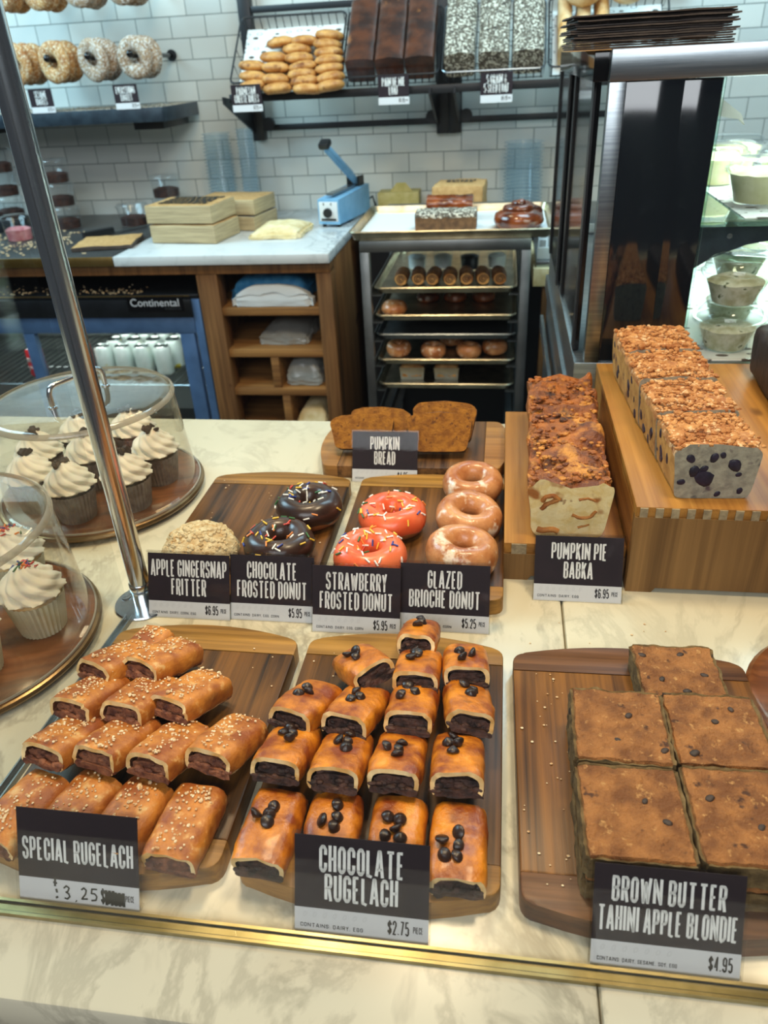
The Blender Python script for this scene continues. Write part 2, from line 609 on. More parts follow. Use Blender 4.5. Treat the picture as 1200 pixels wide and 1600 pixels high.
def roughbox(d, cuts, amp, nsc, seed, mats=(0, 1, 1), bev=.003, top_dome=0):
    """rounded, uneven slab; mats = (top, sides, bottom)"""
    b = bmesh.new()
    bmesh.ops.create_cube(b, size=1)
    bmesh.ops.subdivide_edges(b, edges=b.edges[:], cuts=cuts, use_grid_fill=True)
    for f in b.faces:
        f.normal_update()
        f.material_index = mats[0] if f.normal.z > .5 else (mats[2] if f.normal.z < -.5 else mats[1])
    for v in b.verts:
        c = v.co.copy()
        e = sorted((abs(c.x), abs(c.y), abs(c.z)))
        p = Vector((c.x * d[0], c.y * d[1], c.z * d[2]))
        # round the edges a little
        on = sum(1 for q in e if q > .49)
        if on >= 2:
            p -= Vector((copysign(bev, c.x) if abs(c.x) > .49 else 0, copysign(bev, c.y) if abs(c.y) > .49 else 0,
                         copysign(bev, c.z) if abs(c.z) > .49 else 0)) * .55
        if top_dome and c.z > .49:
            p.z += top_dome * (1 - (2 * c.x) ** 2) * (1 - .6 * (2 * c.y) ** 4)
        q = noise.noise_vector(p * nsc + Vector((seed, seed * 2, seed * 3)))
        q2 = noise.noise_vector(p * nsc * 3 + Vector((seed, seed * 2, seed * 3)))
        p += (q + q2 * .5) * amp * (.3 if c.z < -.49 else 1)
        p.z += d[2] / 2
        v.co = p
    r = B()
    r.add(b)
    return r


def thing(name, label, cat, loc=(0, 0, 0), rot=(0, 0, 0), group=None):
    o = bpy.data.objects.new(name, None)
    COL.objects.link(o)
    o.empty_display_size = .02
    o.location = loc
    o.rotation_euler = rot
    return tag(o, label, cat, group)


def tag(o, label, cat, group=None, kind=None):
    o['label'] = label
    o['category'] = cat
    if group:
        o['group'] = group
    if kind:
        o['kind'] = kind
    return o


def struct(o):
    o['kind'] = 'structure'
    return o


def dup(root, loc, rot=None, label=None, group=None):
    def cp(o, parent):
        c = o.copy()
        COL.objects.link(c)
        c.parent = parent
        for ch in [q for q in KIDS.get(o.name, [])]:
            k = cp(ch, c)
            KIDS.setdefault(c.name, []).append(k)
        return c
    c = cp(root, None)
    c.location = loc
    if rot is not None:
        c.rotation_euler = rot
    if label:
        c['label'] = label
    if group:
        c['group'] = group
    return c


KIDS = {}


def kids(root):
    """note the children of a finished thing so that copies can be made of it"""
    def rec(o):
        KIDS[o.name] = list(o.children)
        for c in o.children:
            rec(c)
    rec(root)
    return root


# ------------------------------------------------------------------ lettering
G = {
    'A': [[(0, 0), (.42, 1), (.58, 1), (1, 0)], [(.14, .27), (.86, .27)]],
    'B': [[(0, 0), (0, 1), (.7, 1), (1, .9), (1, .64), (.75, .53), (0, .53)], [(.75, .53), (1, .42), (1, .1), (.7, 0), (0, 0)]],
    'C': [[(1, .66), (1, .88), (.65, 1), (.35, 1), (0, .88), (0, .12), (.35, 0), (.65, 0), (1, .12), (1, .34)]],
    'D': [[(0, 0), (0, 1), (.6, 1), (1, .88), (1, .12), (.6, 0), (0, 0)]],
    'E': [[(1, 1), (0, 1), (0, 0), (1, 0)], [(0, .52), (.85, .52)]],
    'F': [[(1, 1), (0, 1), (0, 0)], [(0, .5), (.85, .5)]],
    'G': [[(1, .7), (1, .88), (.65, 1), (.35, 1), (0, .88), (0, .12), (.35, 0), (.65, 0), (1, .12), (1, .47), (.5, .47)]],
    'H': [[(0, 0), (0, 1)], [(1, 0), (1, 1)], [(0, .52), (1, .52)]],
    'I': [[(0, 0), (0, 1)]],
    'K': [[(0, 0), (0, 1)], [(1, 1), (.1, .45)], [(.35, .62), (1, 0)]],
    'L': [[(0, 1), (0, 0), (1, 0)]],
    'M': [[(0, 0), (0, 1), (.5, .3), (1, 1), (1, 0)]],
    'N': [[(0, 0), (0, 1), (1, 0), (1, 1)]],
    'O': [[(0, .88), (.35, 1), (.65, 1), (1, .88), (1, .12), (.65, 0), (.35, 0), (0, .12), (0, .88)]],
    'P': [[(0, 0), (0, 1), (.7, 1), (1, .9), (1, .55), (.7, .45), (0, .45)]],
    'R': [[(0, 0), (0, 1), (.7, 1), (1, .9), (1, .58), (.7, .48), (0, .48)], [(.6, .48), (1, 0)]],
    'S': [[(1, .72), (1, .88), (.65, 1), (.35, 1), (0, .88), (0, .68), (.1, .6), (.9, .42), (1, .33), (1, .12), (.65, 0),
           (.35, 0), (0, .12), (0, .29)]],
    'T': [[(0, 1), (1, 1)], [(.5, 1), (.5, 0)]],
    'U': [[(0, 1), (0, .12), (.35, 0), (.65, 0), (1, .12), (1, 1)]],
    'V': [[(0, 1), (.5, 0), (1, 1)]],
    'W': [[(0, 1), (.25, 0), (.5, .85), (.75, 0), (1, 1)]],
    'Y': [[(0, 1), (.5, .45), (1, 1)], [(.5, .45), (.5, 0)]],
    'Z': [[(0, 1), (1, 1), (0, 0), (1, 0)]],
    '1': [[(.0, .82), (.5, 1), (.5, 0)]],
    '2': [[(0, .72), (0, .88), (.35, 1), (.65, 1), (1, .88), (1, .66), (0, 0), (1, 0)]],
    '3': [[(0, .85), (.35, 1), (.65, 1), (1, .85), (1, .65), (.5, .53), (1, .4), (1, .15), (.65, 0), (.35, 0), (0, .15)]],
    '4': [[(.75, 0), (.75, 1), (0, .28), (1, .28)]],
    '5': [[(1, 1), (.05, 1), (0, .55), (.6, .62), (1, .5), (1, .12), (.65, 0), (.35, 0), (0, .14)]],
    '6': [[(1, .78), (1, .88), (.65, 1), (.35, 1), (0, .88), (0, .12), (.35, 0), (.65, 0), (1, .12), (1, .48), (.65, .58), (0, .5)]],
    '7': [[(0, 1), (1, 1), (.35, 0)]],
    '9': [[(0, .22), (0, .12), (.35, 0), (.65, 0), (1, .12), (1, .88), (.65, 1), (.35, 1), (0, .88), (0, .52), (.35, .42), (1, .5)]],
    '0': [[(0, .88), (.35, 1), (.65, 1), (1, .88), (1, .12), (.65, 0), (.35, 0), (0, .12), (0, .88)]],
    '$': [[(1, .70), (1, .82), (.65, .92), (.35, .92), (0, .82), (0, .66), (1, .36), (1, .18), (.65, .08), (.35, .08), (0, .18), (0, .3)],
          [(.5, -.06), (.5, 1.06)]],
    '&': [[(1, .35), (.6, 0), (.3, 0), (0, .15), (0, .35), (.8, .75), (.8, .9), (.5, 1), (.2, .9), (.2, .75), (1, 0)]],
    '.': [[(0, 0), (0, .07)]], ',': [[(0, -.12), (0, .07)]], ':': [[(0, 0), (0, .07)], [(0, .5), (0, .57)]],
}
WID = {'I': 0, '.': 0, ',': 0, ':': 0, 'M': 1.55, 'W': 1.75, 'N': 1.3, '1': .6, 'A': 1.25, 'T': 1.3, 'E': .85, 'L': .8, 'F': .82, '&': 1.2}


def stroke(b, pts, th, y, mat):
    """flat ribbon in the XZ plane facing -Y"""
    pts = [Vector((p[0], 0, p[1])) for p in pts]
    h = th / 2
    for p, q in zip(pts, pts[1:]):
        d = q - p
        if d.length < 1e-9:
            continue
        d.normalize()
        n = Vector((-d.z, 0, d.x)) * h
        vs = [b.bm.verts.new((v.x, y, v.z)) for v in (p + n - d * 0, p - n, q - n, q + n)]
        b.bm.faces.new(vs).material_index = mat
    for p in pts[1:-1]:
        vs = [b.bm.verts.new((p.x + h * cos(k * PI / 4), y, p.z + h * sin(k * PI / 4))) for k in range(8)]
        b.bm.faces.new(vs).material_index = mat


def text_width(t, w, gap, th):
    x = 0
    for ch in t:
        x += (w * .55 if ch == ' ' else w * WID.get(ch, 1) + th) + gap
    return x - gap


def text(b, t, x, z, H, y, mat, maxw=None, align='c', w=.17, gap=.052, th=.104):
    W, gp, T = w * H, gap * H, th * H
    tw = text_width(t, W, gp, T)
    k = 1.0
    if maxw and tw > maxw:
        k = maxw / tw
    cx = x - tw * k * {'l': 0, 'c': .5, 'r': 1}[align]
    for ch in t:
        if ch == ' ':
            cx += (W * .55 + gp) * k
            continue
        cw = W * WID.get(ch, 1)
        for pl in G[ch]:
            pts = [(cx + (T / 2 + p[0] * cw) * k, z + T / 2 + p[1] * (H - T)) for p in pl]
            if ch in 'IHTNMUAKWYFPRLE1BDV.,:4':
                # run open ends out to the full height
                pts = [(px, z if abs(pz - z - T / 2) < 1e-6 else (z + H if abs(pz - z - H + T / 2) < 1e-6 else pz)) if
                       (i in (0, len(pts) - 1) and len(pts) > 1 and abs(pts[min(1, i)][1] - pts[max(0, min(1, i) - 1)][1]) > T) else (px, pz)
                       for i, (px, pz) in enumerate(pts)]
            stroke(b, pts, T * min(1, .55 + .45 * k), y, mat)
        cx += (cw + T + gp) * k

# ------------------------------------------------------------------ the setting
b = B(); b.bx(-3.2, 2.6, -.06, .06, -.9, 1.7)
struct(b.build('wall_back', 'wall_tile', loc=(0, 3.39, 0)))
b = B(); b.bx(-3.2, 2.6, -1.2, 3.45, -.96, -.9)
struct(b.build('floor', 'floor_concrete'))

# ------------------------------------------------------------------ front counter
wt = thing('counter_worktop', 'pale veined marble worktop of the front counter, in two slabs with a seam', 'worktop')
b = B(); b.bx(-1.5, .0775, .226, 1.172, -.042, 0, 0, .004); b.build('slab', 'counter_marble', wt)
b = B(); b.bx(.0785, 1.3, .226, 1.172, -.042, 0, 0, .004); b.build('slab', 'counter_marble', wt)
cb = thing('counter_cabinet', 'dark wooden base under the front marble counter', 'counter', (0, 0, -.9))
b = B(); b.bx(-1.45, 1.25, .27, 1.15, .04, .857, 0, .003); b.build('carcass', 'cabinet_wood', cb)
b = B(); b.bx(-1.44, 1.24, .30, 1.12, 0, .04); b.build('plinth', 'black_metal', cb)

# glass guard around the pastry display
gs = thing('front_glass_guard', 'tall clear glass guard standing in a metal channel along the counter front', 'glass guard', (0, .2862, 0))
b = B(); b.bx(-.416, .62, -.003, .003, .002, .66); b.build('glass_pane', 'clear_glass', gs)
b = B()
b.bx(-.42, .62, -.0060, .0056, 0, .0018); b.bx(-.42, .62, -.0060, -.0038, .0018, .0042); b.bx(-.42, .62, .0034, .0056, .0018, .0042)
b.build('channel', 'channel_metal', gs)
b = B(); b.bx(-.419, .619, -.0037, -.0031, .0018, .0036); b.bx(-.419, .619, .0031, .0033, .0018, .0036); b.build('gasket', 'black_metal', gs)
gs2 = thing('side_glass_guard', 'clear glass end panel between the chrome post and the counter front', 'glass guard', (-.4095, .456, 0), (0, 0, radians(-2)))
b = B(); b.bx(-.0025, .0025, -.166, .166, .004, .60); b.build('glass_pane', 'clear_glass', gs2)
b = B(); b.bx(-.0045, .0045, -.166, .166, 0, .002); b.bx(-.0045, -.003, -.166, .166, .002, .006); b.bx(.003, .0045, -.166, .166, .002, .006)
b.build('channel', 'steel_dull', gs2)
po = thing('glass_guard_post', 'polished chrome post rising from the counter at the left', 'post', (-.399, .652, 0))
b = B(); b.cyl((0, 0, .003), (0, 0, 1.15), .0112, 24); b.build('pole', 'chrome', po)
b = B(); b.lathe([(0, 0), (.033, 0), (.034, .0015), (.033, .003), (0, .0032)], 32); b.build('base_flange', 'chrome', po)
b = B(); b.lathe([(.0117, .02), (.0125, .021), (.0125, .03), (.0117, .031)], 24); b.build('collar', 'chrome', po)
b = B(); b.lathe([(0, .0032), (.0055, .0032), (.005, .0048), (0, .005)], 14); b.box((0, 0, .005), (.007, .0012, .0006), (0, 0, .6))
b.build('screw', 'steel_dull', po, loc=(-.024, .004, 0))


# ------------------------------------------------------------------ serving boards
def board_outline(w, d, bulge, r=.012, n=10):
    """rectangle w x d whose two short edges bow outwards, corners rounded; counter-clockwise"""
    def end(sgn):
        pts = []
        for i in range(n + 1):
            t = -1 + 2 * i / n
            pts.append((sgn * t * (w / 2 - r), sgn * (d / 2 + bulge * (1 - t * t))))
        return pts
    # front edge (y<0) left to right, then back edge right to left
    f = [(-p[0], p[1]) for p in end(-1)]
    f = sorted(f)
    k = sorted(end(1), reverse=True)
    def cor(sx, sy, a0):
        return [(sx * (w / 2 - r) + r * cos(radians(a0 + q)), sy * (d / 2 - r) + r * sin(radians(a0 + q))) for q in (22, 45, 68)]
    return (f + cor(1, -1, 270) + [(w / 2, -d / 2 + r), (w / 2, d / 2 - r)] + cor(1, 1, 0) + k + cor(-1, 1, 90) +
            [(-w / 2, d / 2 - r), (-w / 2, -d / 2 + r)] + cor(-1, -1, 180))


def clip_poly(poly, y0, y1):
    def cut(P, yv, keep):
        o = []
        for i in range(len(P)):
            a, c = P[i], P[(i + 1) % len(P)]
            ka, kc = keep(a[1]), keep(c[1])
            if ka:
                o.append(a)
            if ka != kc:
                t = (yv - a[1]) / (c[1] - a[1])
                o.append((a[0] + (c[0] - a[0]) * t, yv))
        return o
    P = cut(poly, y0, lambda y: y >= y0 - 1e-9)
    return cut(P, y1, lambda y: y <= y1 + 1e-9)


def board(label, cx, cy, w, d, rotz=0, mats=('oak_board', 'oak_cap'), h=.02, cap=.03, bulge=.013):
    t = thing('serving_board', label, 'board', (cx, cy, 0), (0, 0, rotz), 'wooden serving boards on the counter')
    P = board_outline(w, d, bulge)
    ym = d / 2 - cap + bulge * .4
    for nm, a, c, m in (('plank_panel', -ym, ym, mats[0]), ('end_cap', -d, -ym, mats[1]), ('end_cap', ym, d, mats[1])):
        q = B()
        q.prism(clip_poly(P, a, c), 0, h)
        bm = q.bm
        ed = [e for e in bm.edges if all(v.co.z > h - 1e-6 for v in e.verts) and abs((e.verts[0].co.y + e.verts[1].co.y) / 2) != ym
              and not (abs(e.verts[0].co.y) - ym < 1e-6 and abs(e.verts[1].co.y) - ym < 1e-6 and nm == 'end_cap' and abs(e.verts[0].co.y - e.verts[1].co.y) < 1e-6)]
        bmesh.ops.bevel(bm, geom=ed, offset=.002, segments=2, affect='EDGES', profile=.5)
        q.build(nm, m, t, smooth=30)
    return t


board('dark oak serving board under the sugared rugelach, front left', -.293, .452, .196, .262)
board('dark oak serving board under the chocolate rugelach, front centre', -.085, .454, .197, .264)
board('golden brown board under the brown butter blondies, front right', .133, .452, .216, .262, radians(1), ('walnut_board', 'walnut_cap'))
board('dark oak board under the chocolate frosted donuts and the fritter', -.302, .797, .2, .268)
board('oak board under the strawberry and glazed donuts', -.087, .799, .2, .272)
board('crosswise wooden board under the sliced pumpkin bread, back row', -.124, 1.051, .166, .264, PI / 2, ('cross_board', 'cross_cap'))

t = thing('round_wooden_plate', 'round dark red-brown wooden plate edge beside the blondie board', 'plate', (.335, .537, 0))
b = B(); b.lathe([(0, 0), (.09, 0), (.1, .006), (.102, .016), (.098, .02), (.09, .017), (0, .016)], 48); b.build('dish', 'cake_wood', t)


# ------------------------------------------------------------------ price signs
def sign(label, x, y, lines, price=None, contains=None, rotz=0, z=0, w=.0955, hh=.0735, tilt=24, H=None, hand=False, group='price signs on the counter', wall=False, piece=True):
    t = thing('price_sign', label, 'sign', (x, y, z), (0, 0, rotz), group)
    a = radians(tilt)
    c = B()
    s = hh * .255
    c.bx(-w / 2, w / 2, 0, .0006, s, hh, 0)
    c.bx(-w / 2, w / 2, 0, .0006, 0, s, 1)
    n = len(lines)
    H = H or (.265 if n == 2 else .25)
    gapz = .29
    mid = (s + hh) / 2 + (.0 if n > 1 else -.004)
    for i, ln in enumerate(lines):
        zc = mid + ((n - 1) / 2 - i) * gapz * hh
        text(c, ln, 0, zc - H * hh / 2, H * hh, -.0002, 2, w * .93)
    if not hand:
        pw = .155 * hh
        if price:
            if piece:
                text(c, 'PIECE', w * .46, s * .40, s * .27, -.0002, 3, w * .085, 'r')
            text(c, price, w * (.36 if piece else .45), s * .26, s * .58, -.0002, 3, w * .24, 'r')
        if contains:
            text(c, contains, -w * .455, s * .22, s * .16, -.0002, 3, w * .54, 'l', .5, .22, .15)
        if not wall:
            for i in range(7):       # faint printed beans along the strip
                xx = -w * .42 + i * w * .075
                k = [(xx + .0016 * cos(q * PI / 4) * .7 + .0006 * sin(q * PI / 4), s * .74 + .0019 * sin(q * PI / 4)) for q in range(9)]
                stroke(c, k, .0003, -.00015, 4)
    else:
        k = w / .0955
        def ln(p, th=.0011):
            stroke(c, [(q[0] * 1.18 - .006, .0094 + (q[1] - .0094) * 1.25) for q in p], th * 1.2, -.00025, 5)
        ln([(-.0105, .0185), (-.0108, .0125)], .0014); ln([(-.012, .0150), (-.0092, .0146)], .0012); ln([(-.0100, .0110), (-.0096, .0085)], .0014)
        ln([(-.0100, .0062), (-.0094, .0050)], .0019)
        ln([(-.0050, .0118), (-.0030, .0135), (-.0012, .0122), (-.0022, .0100), (-.0034, .0095), (-.0016, .0086), (-.0010, .0068), (-.0026, .0052), (-.0046, .0056)])
        ln([(.0030, .0046), (.0036, .0042)], .0017)
        ln([(.0070, .0120), (.0088, .0134), (.0104, .0120), (.0098, .0096), (.0072, .0062), (.0112, .0066)])
        ln([(.0178, .0134), (.0142, .0132), (.0138, .0104), (.0160, .0104), (.0174, .0088), (.0168, .0064), (.0136, .0058)])
        text(c, '$', .0194, .003, .0128, -.0002, 5, None, 'c')
        for q in range(5):
            ln([(.0236 + q * .0012, .0136 - (q % 2) * .0008), (.0240 + q * .0012, .0040 + (q % 3) * .0007)], .0019)
        for q in range(5):
            ln([(.0300 + q * .0013, .0128 - (q % 2) * .0006), (.0302 + q * .0013, .0040 + (q % 2) * .0006)], .0019)
        text(c, 'PIECE', w * .46, s * .36, s * .27, -.0002, 3, w * .085, 'r')
    R = Matrix.Rotation(-a, 4, 'X')
    c.bm.transform(R)
    c.build('card', ['card_dark', 'card_white', 'ink_white', 'ink_dark', 'ink_grey', 'marker'], t, smooth=0)
    if wall:
        q = B(); q.bx(-.006, .006, .0007, wall, hh * .42, hh * .42 + .003); q.build('clip', 'black_metal', t)
    if not wall:
        h = B()
        e = .0012
        h.bx(-w / 2 - e, w / 2 + e, -.0022, -.0008, -.0002, hh + e)
        h.bx(-w / 2 - e, w / 2 + e, .0010, .0024, -.0002, hh + e)
        h.bx(-w / 2 - e, w / 2 + e, -.0022, .0024, hh + e, hh + e + .0014)
        h.bm.transform(R)
        h.bx(-w / 2 - e, w / 2 + e, -.001, .0065, -.0002, .0012)
        h.build('acrylic_holder', 'acrylic', t, smooth=0)
    return t


sign('price sign reading SPECIAL RUGELACH with a handwritten price', -.2965, .2945, ['SPECIAL RUGELACH'], hand=True, H=.25)
sign('price sign reading CHOCOLATE RUGELACH', -.0835, .2945, ['CHOCOLATE', 'RUGELACH'], '$2.75', 'CONTAINS: DAIRY, EGG', H=.28)
sign('price sign reading BROWN BUTTER TAHINI APPLE BLONDIE', .1215, .2945, ['BROWN BUTTER', 'TAHINI APPLE BLONDIE'], '$4.95', 'CONTAINS: DAIRY, SESAME, SOY, EGG', H=.25, piece=False)
sign('price sign reading APPLE GINGERSNAP FRITTER', -.336, .629, ['APPLE GINGERSNAP', 'FRITTER'], '$6.95', 'CONTAINS: DAIRY, CORN, EGG')
sign('price sign reading CHOCOLATE FROSTED DONUT', -.2405, .632, ['CHOCOLATE', 'FROSTED DONUT'], '$5.95', 'CONTAINS: DAIRY, EGG, CORN')
sign('price sign reading STRAWBERRY FROSTED DONUT', -.1435, .619, ['STRAWBERRY', 'FROSTED DONUT'], '$5.95', 'CONTAINS: DAIRY, EGG, CORN')
sign('price sign reading GLAZED BRIOCHE DONUT', -.0495, .630, ['GLAZED', 'BRIOCHE DONUT'], '$5.25', 'CONTAINS: DAIRY, EGG, CORN')
sign('small price sign reading PUMPKIN BREAD', -.160, .957, ['PUMPKIN', 'BREAD'], '$4.95', 'VEGAN')
sign('price sign reading PUMPKIN PIE BABKA', .0945, .694, ['PUMPKIN PIE', 'BABKA'], '$6.95', 'CONTAINS: DAIRY, EGG', H=.26)


# ------------------------------------------------------------------ rugelach
def rug_meshes(seed, w=.0425, h=.0235, L=.062):
    sd = Vector((seed * 5.3, seed * 2.1, seed * 9.7))
    crust = B()
    rings = []
    NA, NY = 18, 15
    th = .0034

    def P(kind, th_, y, e):
        hh = h * (1 - .10 * e ** 4) * (1 + .05 * noise.noise(Vector((seed, y * 40, 0))))
        ww = w * (1 - .05 * e ** 4) * (1 + .04 * noise.noise(Vector((seed + 9, y * 40, 0))))
        a, z = (ww / 2, hh) if kind == 'o' else (ww / 2 - th * 1.0, hh - th)
        a2 = radians(-38) + th_ * (256 / 180)
        zc = .36 * h
        sz = sin(a2)
        zz = zc + (z - zc) * abs(sz) ** .66 if sz > 0 else zc - (zc - (.0012 if kind == 'o' else .0042)) * abs(sz / .62) ** .9
        p = Vector((a * copysign(abs(cos(a2)) ** .50, cos(a2)), y, zz))
        q = noise.noise_vector(p * 90 + sd) * .0011 + noise.noise_vector(p * 260 + sd) * .0005
        return p + q
    for j in range(NY):
        t = j / (NY - 1)
        y = (t - .5) * L
        e = abs(2 * t - 1)
        wob = lambda k: y + (.0022 * noise.noise(Vector((k * .6 + seed * 4, seed, copysign(3, y)))) if e > .9 else 0)
        out = [P('o', PI * k / NA, wob(k), e) for k in range(NA + 1)]
        inn = [P('i', PI * k / NA, wob(k), e) for k in range(NA, -1, -1)]
        rings.append(out + inn)
    n = len(rings[0])
    vs = [[crust.bm.verts.new(p) for p in r] for r in rings]
    for a, c in zip(vs, vs[1:]):
        for i in range(n):
            j = (i + 1) % n
            f = crust.bm.faces.new((a[i], a[j], c[j], c[i]))
            f.material_index = 0 if 1 <= i < NA - 1 else (2 if i >= NA else 1)
    for r in (vs[0], vs[-1]):
        for i in range(NA):
            f = crust.bm.faces.new((r[i], r[i + 1], r[n - 2 - i], r[n - 1 - i]))
            f.material_index = 1
    fill = B()
    for (ww, z0, z1, ly, pw, dx) in ((w * .86, .0004, .0066, L + .0025, .5, .001), (w * .78, .004, h * .60, L - .0045, .6, .0015), (w * .5, .004, h * .76, L - .010, .7, -.003)):
        rr = []
        for j in range(19):
            y = (j / 18 - .5) * ly
            ring = []
            for k in range(28):
                a = 2 * PI * k / 28
                p = Vector((dx + ww / 2 * copysign(abs(cos(a)) ** pw, cos(a)), y, (z0 + z1) / 2 + (z1 - z0) / 2 * copysign(abs(sin(a)) ** pw, sin(a))))
                p += noise.noise_vector(p * 110 + sd) * .0022 + noise.noise_vector(p * 330 + sd) * .0013
                p.z = max(p.z, .0003)
                ring.append(p)
            rr.append(ring)
        fill.rings(rr, 0, (0, 0))
    r2_ = random.Random(int(seed))
    for sgn in (-1, 1):
        for q in range(16):
            u = r2_.uniform(-.40, .40)
            z = r2_.uniform(.003, h * (.62 - .5 * abs(u)))
            fill.ball((u * w, sgn * (L / 2 - .0032 + (.0035 if z < .008 else 0) * r2_.random()), z), r2_.uniform(.0015, .0034), 2, (1.4, .9, .8), 0, .45, 260)
    return crust, fill


def chip_mesh():
    b = B()
    b.lathe([(0, 0), (.0046, .0003), (.0053, .0014), (.0046, .0028), (.0026, .0044), (.0008, .0056), (0, .0058)], 14)
    return b


chip_proto = None


def chocolate_rugelach(seed, label, x, y, z, tilt=0, yaw=0, nch=4, w=.0425, L=.062, roll=0):
    global chip_proto
    t = thing('chocolate_rugelach', label, 'pastry', (x, y, z), (radians(tilt), radians(roll), radians(yaw)), 'chocolate rugelach on the centre board')
    c, f = rug_meshes(seed, w, .0235, L)
    c.build('crust', ['rug_crust', 'pale_dough', 'choc_filling'], t, smooth=60)
    f.build('filling', 'choc_filling', t, smooth=50)
    r = random.Random(seed)
    cx, cy = r.uniform(-.003, .003), r.uniform(-.008, .008)
    for i in range(nch):
        a = 2 * PI * i / nch + r.uniform(-.4, .4)
        d = r.uniform(.006, .0115) if i else .001
        loc = (cx + d * cos(a), cy + d * sin(a) * 1.1, .0236 + r.uniform(-.0006, .0003))
        rot = (r.uniform(-.8, .8) + (PI if r.random() < .3 else 0), r.uniform(-.9, .9), r.uniform(0, 6))
        if abs(rot[0]) > 2:
            loc = (loc[0], loc[1], loc[2] + .004)
        if chip_proto is None:
            chip_proto = chip_mesh().build('chocolate_chip', 'chip', t, loc, rot, 60)
        else:
            o = bpy.data.objects.new('chocolate_chip', chip_proto.data)
            COL.objects.link(o)
            o.parent = t
            o.location = loc
            o.rotation_euler = rot
    return t


def sugar_rugelach(seed, label, x, y, z, tilt=0, yaw=0, w=.044, L=.064, roll=0):
    t = thing('sugared_rugelach', label, 'pastry', (x, y, z), (radians(tilt), radians(roll), radians(yaw)), 'sugared rugelach on the left board')
    c, f = rug_meshes(seed + 100, w, .023, L)
    c.build('crust', ['rug_crust_special', 'pale_dough', 'cinnamon_filling'], t, smooth=60)
    f.build('filling', 'cinnamon_filling', t, smooth=50)
    r = random.Random(seed)
    s = B()
    for i in range(110):
        u, v = r.gauss(0, .28), r.uniform(-.46, .46)
        if abs(u) > .44:
            continue
        rad = r.uniform(.0006, .0014) * (1.6 if r.random() < .1 else 1)
        zz = .0232 - .009 * max(0, abs(u) - .28) / .2
        s.ball((u * w, v * L, zz), rad, 1, (1, r.uniform(.7, 1.3), .8))
    o = s.build('sugar_crumbs', 'sugar', t, smooth=0)
    o['kind'] = 'stuff'
    return t


POS4 = ['leftmost', 'second from left', 'third from left', 'rightmost']
HL = .031
T0 = 17


def shingle(x, y, z0, tilt, L=.062):
    """centre of a piece whose front lower edge is at x, y, z0 and whose back dips by tilt degrees"""
    a = radians(tilt)
    return (x, y + L / 2 * cos(a), z0 - L / 2 * sin(a))


for i, (x, y, yw, nc, rw) in enumerate([(-.160, .349, -3, 4, 'flat front row'), (-.113, .350, 1, 4, ''), (-.064, .352, 0, 5, ''), (-.018, .350, 1, 5, '')]):
    extra = ['', ' behind the price sign', ' behind the price sign', ''][i]
    chocolate_rugelach(1 + i, 'chocolate rugelach %s in the front row%s' % (POS4[i], extra), x, y, .0205, 0, yw, nc)
for i, (x, y, yw) in enumerate([(-.161, .380, -4), (-.115, .376, -2), (-.0695, .379, -1), (-.022, .381, 2)]):
    p = shingle(x, y, .0475, T0 + 3)
    chocolate_rugelach(5 + i, 'chocolate rugelach %s in the second row from the front' % POS4[i], *p, -T0 - 3, yw, 4)
for i, (x, y, yw) in enumerate([(-.157, .430, -16), (-.112, .429, -12), (-.064, .437, -2), (-.019, .443, 2)]):
    p = shingle(x, y, .0495, T0 + 3)
    chocolate_rugelach(9 + i, 'chocolate rugelach %s in the third row from the front' % POS4[i], *p, -T0 - 3, yw, 3, roll=(0, 0, 0, 14)[i])
for i, (x, y, yw) in enumerate([(-.112, .487, 38), (-.064, .485, 0), (-.021, .496, 4)]):
    p = shingle(x, y, .0490, T0 + 3, .055)
    chocolate_rugelach(13 + i, ['chocolate rugelach twisted sideways at left of the fourth row', 'chocolate rugelach in the middle of the fourth row',
                                'chocolate rugelach with pale edge at right of the fourth row'][i], *p, -T0 - 3 if i else -22, yw, 3, roll=(-8, 0, 0)[i], L=.055)
p = shingle(-.068, .535, .048, T0 + 6, .05)
chocolate_rugelach(17, 'single chocolate rugelach farthest back, alone in the fifth row', *p, -T0 - 6, -2, 3, .038, .052)

for i, (x, y, yw) in enumerate([(-.362, .346, -16), (-.318, .349, -14), (-.273, .347, -10), (-.226, .346, -4)]):
    sugar_rugelach(1 + i, 'sugared rugelach %s in the front row of the left board' % POS4[i], x, y, .0205, 0, yw)
for i, (x, y, yw) in enumerate([(-.358, .376, -12), (-.313, .377, -14), (-.266, .374, -12), (-.220, .384, -12)]):
    p = shingle(x + .006, y, .047, T0 + 3)
    sugar_rugelach(5 + i, 'sugared rugelach %s in the second row of the left board' % POS4[i], *p, -T0 - 3, yw)
for i, (x, y, yw) in enumerate([(-.359, .425, -12), (-.312, .425, -10), (-.270, .434, -18)]):
    p = shingle(x + .006, y, .049, T0 + 3)
    sugar_rugelach(9 + i, 'sugared rugelach %s of three in the third row, left board' % ['leftmost', 'in the middle', 'rightmost'][i], *p, -T0 - 3, yw)
for i, (x, y, yw) in enumerate([(-.358, .470, -22), (-.316, .477, -20)]):
    p = shingle(x + .008, y, .049, T0 + 3)
    sugar_rugelach(12 + i, 'sugared rugelach at %s of the back row, left board' % ['left', 'right'][i], *p, -T0 - 3, yw)
sugar_rugelach(15, 'sugared rugelach tucked behind the back row of the left board', -.343, .537, .0205, 0, -12, .04, .055)


